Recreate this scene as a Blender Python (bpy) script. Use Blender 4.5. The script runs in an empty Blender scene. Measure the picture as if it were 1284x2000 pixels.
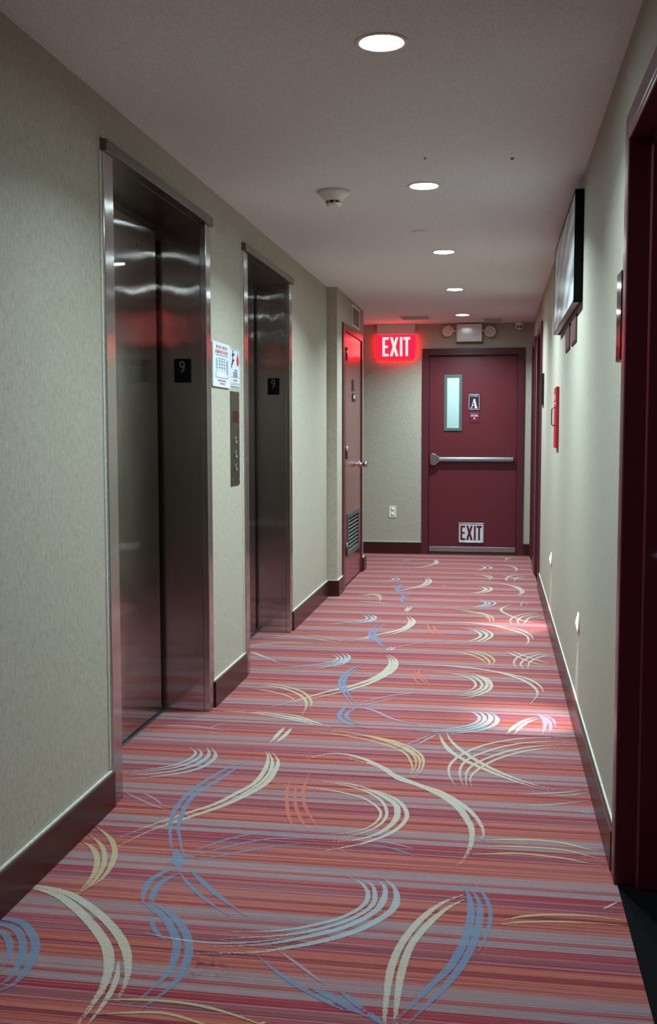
import bpy, bmesh, math, random
from mathutils import Vector, Matrix

random.seed(4)
scene = bpy.context.scene
COL = scene.collection

# ------------------------------------------------------------------ camera, world, exposure
H = 1.32
cam_data = bpy.data.cameras.new('camera')
cam = bpy.data.objects.new('camera', cam_data)
COL.objects.link(cam)
cam_data.sensor_fit = 'HORIZONTAL'
cam_data.sensor_width = 36.0
cam_data.lens = 2056.2 / 1284.0 * 36.0
cam_data.clip_start = 0.02
cam.matrix_world = Matrix((
    (0.9875257, -0.0110386, 0.1570705, 0.0),
    (0.1574543, 0.0760197, -0.9845959, 0.0),
    (-0.0010719, 0.9970452, 0.0768095, H),
    (0, 0, 0, 1)))
scene.camera = cam

world = bpy.data.worlds.new('world')
scene.world = world
world.use_nodes = True
world.node_tree.nodes['Background'].inputs[0].default_value = (0.5, 0.55, 0.6, 1)
world.node_tree.nodes['Background'].inputs[1].default_value = 0.0

scene.view_settings.view_transform = 'Standard'
scene.view_settings.look = 'None'
scene.view_settings.gamma = 1
scene.view_settings.use_curve_mapping = False
scene.view_settings.exposure = 0.12

LAMP = 130.0            # emission strength of a ceiling downlight lens
LAMP_W = 33.0          # watts of its beam
LAMP_COL = (0.75, 1.0, 1.02)
EXIT_GLOW = 9.0
STEP_W = 24.0           # watts of each floor-washing step light
STAIR_W = 60.0
scene.cycles.max_bounces = 10
scene.cycles.diffuse_bounces = 6
scene.cycles.sample_clamp_indirect = 25.0
scene.cycles.caustics_reflective = False
scene.cycles.caustics_refractive = False
scene.cycles.blur_glossy = 0.1

# ------------------------------------------------------------------ dimensions (metres)
CEIL = 2.445
XL, XR = -1.33, 0.367          # corridor walls
XB = -1.25                     # closet bump-out
YE = 11.27                     # end wall
YB = -4.6                      # wall behind the camera
BB = 0.125                     # baseboard height


# ------------------------------------------------------------------ material helpers
def srgb(r, g, b):
    f = lambda c: (c / 255 / 12.92) if c / 255 <= 0.04045 else ((c / 255 + 0.055) / 1.055) ** 2.4
    return (f(r), f(g), f(b), 1.0)


def new_mat(name):
    m = bpy.data.materials.new(name)
    m.use_nodes = True
    nt = m.node_tree
    return m, nt, nt.nodes['Principled BSDF']


def N(nt, kind, **kw):
    n = nt.nodes.new(kind)
    for k, v in kw.items():
        setattr(n, k, v)
    return n


def math_node(nt, op, a, b=None, c=None):
    n = N(nt, 'ShaderNodeMath', operation=op)
    for i, v in enumerate((a, b, c)):
        if v is None:
            continue
        if isinstance(v, (int, float)):
            n.inputs[i].default_value = v
        else:
            nt.links.new(v, n.inputs[i])
    return n.outputs[0]


def scaled_coords(nt, s):
    tc = N(nt, 'ShaderNodeTexCoord')
    mp = N(nt, 'ShaderNodeMapping')
    geo = N(nt, 'ShaderNodeNewGeometry')
    mp.inputs['Scale'].default_value = s
    nt.links.new(geo.outputs['Position'], mp.inputs['Vector'])
    return mp.outputs[0]


def noise(nt, vec, scale=1.0, detail=2.0, rough=0.5):
    n = N(nt, 'ShaderNodeTexNoise')
    n.inputs['Scale'].default_value = scale
    n.inputs['Detail'].default_value = detail
    n.inputs['Roughness'].default_value = rough
    nt.links.new(vec, n.inputs['Vector'])
    return n.outputs['Fac']


def mixc(nt, fac, a, b, mode='MIX'):
    n = N(nt, 'ShaderNodeMix', data_type='RGBA', blend_type=mode)
    for sock, v in ((n.inputs[0], fac), (n.inputs[6], a), (n.inputs[7], b)):
        if isinstance(v, (int, float)):
            sock.default_value = v
        elif isinstance(v, tuple):
            sock.default_value = v
        else:
            nt.links.new(v, sock)
    return n.outputs[2]


def mrange(nt, v, a, b, c=0.0, d=1.0):
    n = N(nt, 'ShaderNodeMapRange')
    nt.links.new(v, n.inputs[0])
    for i, x in enumerate((a, b, c, d)):
        n.inputs[i + 1].default_value = x
    return n.outputs[0]


def bump(nt, bsdf, h, strength=0.3, dist=0.001):
    n = N(nt, 'ShaderNodeBump')
    n.inputs['Strength'].default_value = strength
    n.inputs['Distance'].default_value = dist
    nt.links.new(h, n.inputs['Height'])
    nt.links.new(n.outputs[0], bsdf.inputs['Normal'])


def simple(name, col, rough=0.5, metal=0.0, var=0.06, coat=0.0, spec=0.5, scale=30.0, bumps=0.0):
    m, nt, b = new_mat(name)
    v = noise(nt, scaled_coords(nt, (1, 1, 1)), scale, 3)
    f = mrange(nt, v, 0.3, 0.7, 1 - var, 1 + var)
    c = mixc(nt, 1.0, col, f, 'MULTIPLY')
    nt.links.new(c, b.inputs['Base Color'])
    b.inputs['Roughness'].default_value = rough
    b.inputs['Metallic'].default_value = metal
    b.inputs['Specular IOR Level'].default_value = spec
    if coat:
        b.inputs['Coat Weight'].default_value = coat
        b.inputs['Coat Roughness'].default_value = 0.08
    if bumps:
        bump(nt, b, v, bumps, 0.002)
    return m


def emissive(name, col, strength, rough=0.4):
    m, nt, b = new_mat(name)
    b.inputs['Base Color'].default_value = (col[0] * 0.5, col[1] * 0.5, col[2] * 0.5, 1)
    b.inputs['Emission Color'].default_value = (col[0], col[1], col[2], 1)
    b.inputs['Emission Strength'].default_value = strength
    b.inputs['Roughness'].default_value = rough
    return m


# carpet: lateral stripes in the weave, plus the stroke colour held by the mesh where a stroke lies
def make_carpet():
    m, nt, b = new_mat('striped_carpet')
    geo = N(nt, 'ShaderNodeNewGeometry')
    sep = N(nt, 'ShaderNodeSeparateXYZ')
    nt.links.new(geo.outputs['Position'], sep.inputs[0])
    wob = noise(nt, scaled_coords(nt, (1.2, 14, 1)), 1.0, 2)
    y = math_node(nt, 'ADD', sep.outputs['Y'], math_node(nt, 'MULTIPLY', math_node(nt, 'SUBTRACT', wob, 0.5), 0.006))
    t = math_node(nt, 'FRACT', math_node(nt, 'MULTIPLY', math_node(nt, 'SUBTRACT', 22.004, y), 1 / 0.3228))
    # 22.004 = 2.636 + 60 periods
    r = N(nt, 'ShaderNodeValToRGB')
    cr = r.color_ramp
    CRIM, PURP, THIN = srgb(138, 28, 48), srgb(116, 36, 56), srgb(156, 114, 122)
    DARK, ORA, PINK, GREY = srgb(120, 22, 34), srgb(166, 78, 62), srgb(162, 80, 72), srgb(134, 116, 124)
    stops = [(0.0, CRIM), (0.115, CRIM), (0.125, THIN), (0.137, PURP), (0.24, PURP), (0.25, THIN),
             (0.268, CRIM), (0.295, CRIM), (0.31, ORA), (0.385, ORA), (0.41, DARK), (0.465, DARK),
             (0.485, ORA), (0.53, ORA), (0.545, PURP), (0.56, ORA), (0.595, PINK), (0.61, DARK),
             (0.632, PINK), (0.668, PINK), (0.68, GREY), (0.83, GREY), (0.842, CRIM), (0.86, PINK),
             (0.88, CRIM), (0.9, GREY), (0.993, GREY), (1.0, CRIM)]
    cr.elements[0].position, cr.elements[0].color = stops[0]
    cr.elements[1].position, cr.elements[1].color = stops[-1]
    for p, c in stops[1:-1]:
        e = cr.elements.new(p)
        e.color = c
    nt.links.new(t, r.inputs[0])
    base = r.outputs[0]
    # long streaks of lighter and darker yarn
    s1 = noise(nt, scaled_coords(nt, (0.7, 260, 1)), 1.0, 2)
    s2 = noise(nt, scaled_coords(nt, (0.5, 11, 1)), 1.0, 2)
    base = mixc(nt, mrange(nt, s1, 0.45, 0.7, 0, 0.55), base, srgb(172, 128, 126))
    base = mixc(nt, mrange(nt, s1, 0.5, 0.3, 0, 0.6), base, srgb(120, 30, 48))
    base = mixc(nt, mrange(nt, s2, 0.5, 0.8, 0, 0.5), base, srgb(164, 112, 112))
    # drawn strokes
    at = N(nt, 'ShaderNodeAttribute', attribute_name='stroke')
    speck = noise(nt, scaled_coords(nt, (150, 260, 1)), 1.0, 2)
    speck2 = noise(nt, scaled_coords(nt, (38, 200, 1)), 1.0, 2)
    sp = math_node(nt, 'ADD', math_node(nt, 'MULTIPLY', speck, 0.6), math_node(nt, 'MULTIPLY', speck2, 0.4))
    cov = math_node(nt, 'ADD', math_node(nt, 'SUBTRACT', at.outputs['Alpha'], 0.5), math_node(nt, 'MULTIPLY', math_node(nt, 'SUBTRACT', sp, 0.5), 2.6))
    fac = mrange(nt, cov, -0.1, 0.12, 0, 0.78)
    base = mixc(nt, fac, base, at.outputs['Color'])
    # small dark spill near the left foreground
    d = N(nt, 'ShaderNodeVectorMath', operation='DISTANCE')
    nt.links.new(geo.outputs['Position'], d.inputs[0])
    d.inputs[1].default_value = (-0.70, 2.43, 0.0)
    st = noise(nt, scaled_coords(nt, (34, 40, 1)), 1.0, 3)
    sm = math_node(nt, 'MULTIPLY', mrange(nt, d.outputs['Value'], 0.085, 0.02, 0, 1), mrange(nt, st, 0.5, 0.62, 0, 0.75))
    base = mixc(nt, sm, base, srgb(60, 38, 44))
    # loop pile
    pile = noise(nt, scaled_coords(nt, (420, 420, 1)), 1.0, 1)
    rows = noise(nt, scaled_coords(nt, (20, 520, 1)), 1.0, 1)
    val = math_node(nt, 'MULTIPLY', mrange(nt, pile, 0.3, 0.7, 0.82, 1.16), mrange(nt, rows, 0.3, 0.7, 0.9, 1.08))
    col = mixc(nt, 1.0, base, val, 'MULTIPLY')
    nt.links.new(col, b.inputs['Base Color'])
    b.inputs['Roughness'].default_value = 0.95
    b.inputs['Specular IOR Level'].default_value = 0.15
    b.inputs['Sheen Weight'].default_value = 0.12
    b.inputs['Sheen Roughness'].default_value = 0.5
    bump(nt, b, pile, 0.5, 0.003)
    return m


def make_wallpaper():
    m, nt, b = new_mat('woven_wallpaper')
    v1 = noise(nt, scaled_coords(nt, (330, 330, 26)), 1.0, 2)
    v2 = noise(nt, scaled_coords(nt, (60, 60, 60)), 1.0, 3)
    v3 = noise(nt, scaled_coords(nt, (90, 90, 500)), 1.0, 1)
    f = math_node(nt, 'ADD', math_node(nt, 'MULTIPLY', v1, 0.5),
                  math_node(nt, 'ADD', math_node(nt, 'MULTIPLY', v2, 0.25), math_node(nt, 'MULTIPLY', v3, 0.25)))
    c = mixc(nt, mrange(nt, f, 0.36, 0.64), srgb(154, 147, 134), srgb(184, 178, 165))
    nt.links.new(c, b.inputs['Base Color'])
    b.inputs['Roughness'].default_value = 0.75
    b.inputs['Specular IOR Level'].default_value = 0.25
    bump(nt, b, f, 0.35, 0.001)
    return m


def make_ceiling():
    m, nt, b = new_mat('textured_ceiling_paint')
    v = noise(nt, scaled_coords(nt, (1, 1, 1)), 150.0, 3)
    c = mixc(nt, mrange(nt, v, 0.3, 0.7), srgb(204, 208, 210), srgb(232, 236, 238))
    nt.links.new(c, b.inputs['Base Color'])
    b.inputs['Roughness'].default_value = 0.9
    bump(nt, b, v, 0.5, 0.002)
    return m


def make_steel(name, col, rough, spread=0.0, wave=0.0):
    """Vertically brushed steel: the fine grooves tip the normal sideways at random."""
    m, nt, b = new_mat(name)
    v = noise(nt, scaled_coords(nt, (900, 900, 4)), 1.0, 2)
    c = mixc(nt, mrange(nt, v, 0.3, 0.7), tuple(x * 0.88 for x in col[:3]) + (1,), tuple(min(1, x * 1.1) for x in col[:3]) + (1,))
    nt.links.new(c, b.inputs['Base Color'])
    b.inputs['Metallic'].default_value = 1.0
    b.inputs['Roughness'].default_value = rough
    if spread:
        src = None
        if wave:
            w = noise(nt, scaled_coords(nt, (7, 4, 1.6)), 1.0, 1)
            bn = N(nt, 'ShaderNodeBump')
            bn.inputs['Strength'].default_value = 1.0
            bn.inputs['Distance'].default_value = wave
            nt.links.new(w, bn.inputs['Height'])
            src = bn.outputs[0]
        else:
            src = N(nt, 'ShaderNodeNewGeometry').outputs['Normal']
        cr = N(nt, 'ShaderNodeVectorMath', operation='CROSS_PRODUCT')
        nt.links.new(src, cr.inputs[0])
        cr.inputs[1].default_value = (0, 0, 1)
        g = noise(nt, scaled_coords(nt, (5200, 5200, 4100)), 1.0, 0)
        dg = math_node(nt, 'SUBTRACT', g, 0.5)
        k = math_node(nt, 'MULTIPLY', math_node(nt, 'MULTIPLY', dg, math_node(nt, 'ABSOLUTE', dg)), spread * 7.0)
        sc = N(nt, 'ShaderNodeVectorMath', operation='SCALE')
        nt.links.new(cr.outputs[0], sc.inputs[0])
        nt.links.new(k, sc.inputs['Scale'])
        ad = N(nt, 'ShaderNodeVectorMath', operation='ADD')
        nt.links.new(src, ad.inputs[0])
        nt.links.new(sc.outputs[0], ad.inputs[1])
        nm = N(nt, 'ShaderNodeVectorMath', operation='NORMALIZE')
        nt.links.new(ad.outputs[0], nm.inputs[0])
        nt.links.new(nm.outputs[0], b.inputs['Normal'])
    return m


M = {}
M['carpet'] = make_carpet()
M['wall'] = make_wallpaper()
M['ceiling'] = make_ceiling()
M['steel'] = make_steel('brushed_steel', srgb(188, 184, 182), 0.04, 0.8, 0.004)
M['steel_trim'] = make_steel('polished_steel_trim', srgb(190, 188, 186), 0.12, 0.8)
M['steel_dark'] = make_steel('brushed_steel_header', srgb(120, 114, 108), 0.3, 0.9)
M['chrome'] = simple('satin_chrome', srgb(200, 198, 200), 0.22, 1.0)
M['aluminium'] = simple('satin_aluminium', srgb(176, 182, 190), 0.32, 1.0)
M['base'] = simple('dark_brown_baseboard', srgb(60, 26, 23), 0.32, spec=0.35, scale=12)
M['plate_black'] = simple('matt_black_plate', srgb(6, 6, 7), 0.6, spec=0.15)
M['caulk'] = simple('white_caulk', srgb(206, 204, 194), 0.6, scale=80, var=0.15)
M['door'] = simple('burgundy_door_paint', srgb(94, 33, 42), 0.3, scale=90, var=0.05, spec=0.5, bumps=0.05)
M['door_gloss'] = simple('glossy_burgundy_door_paint', srgb(112, 38, 42), 0.16, scale=60, var=0.05, spec=0.7)
M['frame'] = simple('burgundy_frame_paint', srgb(84, 32, 43), 0.28, scale=70, var=0.05, spec=0.55)
M['black'] = simple('black_plastic', srgb(12, 12, 13), 0.35)
M['black_gloss'] = simple('black_glass', srgb(12, 11, 14), 0.1, spec=0.5)
M['threshold'] = simple('black_stone_threshold', srgb(4, 4, 5), 0.7, scale=300, var=0.5, spec=0.05)
M['white'] = simple('white_plastic', srgb(222, 218, 210), 0.4)
M['white_gloss'] = simple('glossy_white_plastic', srgb(228, 226, 222), 0.14)
M['paper'] = simple('white_paper', srgb(206, 212, 224), 0.5)
M['ink_red'] = simple('red_ink', srgb(196, 96, 110), 0.5)
M['ink_blue'] = simple('grey_blue_ink', srgb(84, 100, 128), 0.5)
M['ink_black'] = simple('black_ink', srgb(26, 24, 26), 0.5)
M['ink_strong_red'] = simple('strong_red_ink', srgb(205, 24, 46), 0.5)
M['sticker_red'] = simple('dark_red_print', srgb(84, 6, 20), 0.5)
M['plate_dark'] = simple('dark_plum_plate', srgb(44, 24, 38), 0.5, spec=0.25)
M['plate_red'] = simple('burgundy_plate', srgb(98, 18, 42), 0.35)
M['plate_brown'] = simple('dark_brown_plate', srgb(84, 62, 66), 0.5, spec=0.2)
M['edge_reflection'] = simple('frame_edge_reflection', srgb(120, 112, 102), 0.4)  # reflected light on the black frame's underside, put into the colour
M['button_metal'] = simple('dull_button_metal', srgb(118, 112, 110), 0.45, 0.8)
M['letter_grey'] = simple('grey_lettering', srgb(112, 110, 106), 0.5)
M['letter_pale'] = simple('pale_lettering', srgb(200, 190, 200), 0.5)
M['fire_red'] = simple('fire_box_red', srgb(180, 2, 30), 0.35)
M['louver'] = simple('grey_green_louver_metal', srgb(92, 98, 96), 0.4, 0.3)
M['void_shade'] = simple('painted_void_shade', srgb(10, 9, 9), 0.8)  # near-black colour standing in for shade in gaps and behind slats
M['lens'] = emissive('downlight_lens', LAMP_COL, LAMP)
M['step_lens'] = emissive('step_light_lens', (0.95, 0.95, 1.0), 14.0)
M['exit_red'] = emissive('lit_red_panel', (1.0, 0.0015, 0.008), EXIT_GLOW)
M['exit_red_dim'] = emissive('overhead_lit_red_panel', (1.0, 0.0015, 0.008), 2.6)
M['exit_letter'] = emissive('lit_exit_letters', (1.0, 0.36, 0.33), 2.2)
M['lamp_head'] = simple('emergency_lamp_reflector', srgb(236, 226, 208), 0.35, scale=220, var=0.3)
M['stair_wall'] = simple('stairwell_white_paint', srgb(214, 224, 226), 0.8)
M['stair_lens'] = emissive('stairwell_lamp_lens', (0.8, 1.0, 1.0), STAIR_W)
M['indicator'] = simple('dark_red_indicator', srgb(66, 4, 12), 0.3)


def make_wired_glass():
    m, nt, b = new_mat('wired_glass')
    geo = N(nt, 'ShaderNodeNewGeometry')
    sep = N(nt, 'ShaderNodeSeparateXYZ')
    nt.links.new(geo.outputs['Position'], sep.inputs[0])
    a = math_node(nt, 'MULTIPLY', math_node(nt, 'ADD', sep.outputs['X'], sep.outputs['Z']), 62.0)
    c = math_node(nt, 'MULTIPLY', math_node(nt, 'SUBTRACT', sep.outputs['X'], sep.outputs['Z']), 62.0)
    fa = math_node(nt, 'ABSOLUTE', math_node(nt, 'SUBTRACT', math_node(nt, 'FRACT', math_node(nt, 'ADD', a, 500)), 0.5))
    fc = math_node(nt, 'ABSOLUTE', math_node(nt, 'SUBTRACT', math_node(nt, 'FRACT', math_node(nt, 'ADD', c, 500)), 0.5))
    wire = math_node(nt, 'LESS_THAN', math_node(nt, 'MINIMUM', fa, fc), 0.06)
    col = mixc(nt, wire, (0.84, 0.97, 0.98, 1), (0.30, 0.36, 0.38, 1))
    nt.links.new(col, b.inputs['Base Color'])
    b.inputs['Transmission Weight'].default_value = 1.0
    b.inputs['Roughness'].default_value = 0.35
    b.inputs['IOR'].default_value = 1.2
    return m


def make_art():
    m, nt, b = new_mat('grey_abstract_print')
    w = N(nt, 'ShaderNodeTexWave', wave_type='BANDS', bands_direction='DIAGONAL')
    w.inputs['Scale'].default_value = 1.3
    w.inputs['Distortion'].default_value = 5.0
    w.inputs['Detail'].default_value = 3.0
    nt.links.new(scaled_coords(nt, (1, 0.8, 2.2)), w.inputs['Vector'])
    n = noise(nt, scaled_coords(nt, (1, 2, 14)), 1.0, 3)
    f = math_node(nt, 'ADD', math_node(nt, 'MULTIPLY', w.outputs['Fac'], 0.45), math_node(nt, 'MULTIPLY', n, 0.6))
    c = mixc(nt, mrange(nt, f, 0.25, 0.75), srgb(104, 112, 118), srgb(196, 202, 208))
    nt.links.new(c, b.inputs['Base Color'])
    b.inputs['Roughness'].default_value = 0.22
    b.inputs['Specular IOR Level'].default_value = 0.6
    return m


M['wired_glass'] = make_wired_glass()
M['art'] = make_art()


# ------------------------------------------------------------------ mesh helpers
def box(bm, x0, x1, y0, y1, z0, z1, mat=0):
    vs = [bm.verts.new((x, y, z)) for x in (min(x0, x1), max(x0, x1)) for y in (min(y0, y1), max(y0, y1)) for z in (min(z0, z1), max(z0, z1))]
    for q in ((0, 1, 3, 2), (4, 6, 7, 5), (0, 4, 5, 1), (2, 3, 7, 6), (0, 2, 6, 4), (1, 5, 7, 3)):
        f = bm.faces.new([vs[i] for i in q])
        f.material_index = mat


def lathe(bm, prof, seg=40, origin=(0, 0, 0), axis='Z', mat=0, smooth=True):
    # prof: (radius, height) pairs; axis gives the direction of height
    rings = []
    o = Vector(origin)
    for r, h in prof:
        ring = []
        for i in range(seg):
            a = 2 * math.pi * i / seg
            c, s = r * math.cos(a), r * math.sin(a)
            p = {'Z': (c, s, h), 'X': (h, c, s), 'Y': (s, h, c)}[axis]
            ring.append(bm.verts.new(o + Vector(p)))
        rings.append(ring)
    for a, b_ in zip(rings, rings[1:]):
        for i in range(seg):
            f = bm.faces.new((a[i], a[(i + 1) % seg], b_[(i + 1) % seg], b_[i]))
            f.smooth = smooth
            f.material_index = mat
    for ring in (rings[0], rings[-1]):
        try:
            f = bm.faces.new(ring)
            f.material_index = mat
        except ValueError:
            pass


def tube(bm, pts, r, seg=12):
    pts = [Vector(p) for p in pts]
    rings = []
    for i, p in enumerate(pts):
        d = (pts[min(i + 1, len(pts) - 1)] - pts[max(i - 1, 0)]).normalized()
        u = d.cross(Vector((0.31, 0.2, 0.93))).normalized()
        if u.length < 0.1:
            u = d.cross(Vector((1, 0, 0))).normalized()
        v = d.cross(u)
        rings.append([bm.verts.new(p + r * (math.cos(2 * math.pi * k / seg) * u + math.sin(2 * math.pi * k / seg) * v)) for k in range(seg)])
    for a, b_ in zip(rings, rings[1:]):
        for k in range(seg):
            f = bm.faces.new((a[k], a[(k + 1) % seg], b_[(k + 1) % seg], b_[k]))
            f.smooth = True
    bm.faces.new(rings[0])
    bm.faces.new(rings[-1])


def poly_prism(bm, pts, frame, depth, mat=0):
    """2-D outline extruded; frame maps (u, v, w) to a point."""
    a = [bm.verts.new(frame(u, v, 0)) for u, v in pts]
    b_ = [bm.verts.new(frame(u, v, depth)) for u, v in pts]
    n = len(pts)
    for f in (a, list(reversed(b_))):
        fc = bm.faces.new(f)
        fc.material_index = mat
    for i in range(n):
        fc = bm.faces.new((a[i], a[(i + 1) % n], b_[(i + 1) % n], b_[i]))
        fc.material_index = mat


def obj(name, bm, mats, parent=None, loc=(0, 0, 0), bevel=0.0, seg=2):
    me = bpy.data.meshes.new(name)
    bmesh.ops.recalc_face_normals(bm, faces=bm.faces)
    bm.to_mesh(me)
    bm.free()
    o = bpy.data.objects.new(name, me)
    COL.objects.link(o)
    for mm in (mats if isinstance(mats, (list, tuple)) else [mats]):
        me.materials.append(M[mm])
    o.location = loc
    if parent is not None:
        o.parent = parent
    if bevel:
        md = o.modifiers.new('bevel', 'BEVEL')
        md.width = bevel
        md.segments = seg
        md.limit_method = 'ANGLE'
        md.angle_limit = math.radians(40)
    return o


def boxes(name, lst, mat, parent=None, bevel=0.0, loc=(0, 0, 0)):
    bm = bmesh.new()
    for b_ in lst:
        box(bm, *b_)
    return obj(name, bm, mat, parent, loc, bevel)


def struct(o):
    o['kind'] = 'structure'
    return o


def tag(o, label, cat, group=None):
    o['label'] = label
    o['category'] = cat
    if group:
        o['group'] = group
    return o


def empty(name, loc=(0, 0, 0)):
    o = bpy.data.objects.new(name, None)
    COL.objects.link(o)
    o.location = loc
    o.empty_display_size = 0.05
    return o


def text(body, size, mat, parent, origin, udir, vdir, name='lettering', sx=1.0, bold=0.0, align='CENTER', depth=0.0006, space=1.0):
    """Flat lettering as a mesh, standing on the plane spanned by udir/vdir."""
    cu = bpy.data.curves.new('txt', 'FONT')
    cu.body = body
    cu.size = size
    cu.align_x = align
    cu.align_y = 'CENTER'
    cu.offset = bold
    cu.extrude = depth
    cu.space_line = space
    tmp = bpy.data.objects.new('txt', cu)
    COL.objects.link(tmp)
    bpy.context.view_layer.update()
    dg = bpy.context.evaluated_depsgraph_get()
    me = bpy.data.meshes.new_from_object(tmp.evaluated_get(dg))
    bpy.data.objects.remove(tmp)
    U, V = Vector(udir), Vector(vdir)
    Wd = U.cross(V)
    o0 = Vector(origin)
    for v in me.vertices:
        p = v.co.copy()
        v.co = o0 + U * (p.x * sx) + V * p.y + Wd * p.z
    me.materials.clear()
    me.materials.append(M[mat])
    me.name = name
    o = bpy.data.objects.new(name, me)
    COL.objects.link(o)
    if parent is not None:
        o.parent = parent
        o.location = -Vector(parent.location)
    return o


def local(parent, o):
    """Part built in room coordinates under an Empty that stands elsewhere."""
    o.location = -Vector(parent.location)
    return o


EXIT_SHAPES = [
    [(0, 0), (.2, 0), (.2, .13), (.08, .13), (.08, .435), (.18, .435), (.18, .56), (.08, .56), (.08, .87), (.2, .87), (.2, 1), (0, 1)],
    [(.235, 0), (.325, 0), (.375, .31), (.425, 0), (.515, 0), (.425, .5), (.51, 1), (.425, 1), (.378, .70), (.33, 1), (.24, 1), (.328, .5)],
    [(.56, 0), (.64, 0), (.64, 1), (.56, 1)],
    [(.74, 0), (.82, 0), (.82, .86), (.89, .86), (.89, 1), (.67, 1), (.67, .86), (.74, .86)]]


def exit_letters(parent, mat, origin, u, v, w, width, height, depth=0.002):
    for shp in EXIT_SHAPES:
        bm = bmesh.new()
        o0, U, V, W = Vector(origin), Vector(u), Vector(v), Vector(w)
        poly_prism(bm, shp, lambda a, b_, c: o0 + U * (a / .89 * width) + V * (b_ * height) + W * c, depth)
        o = obj('letter', bm, mat, parent)
        local(parent, o)


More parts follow.
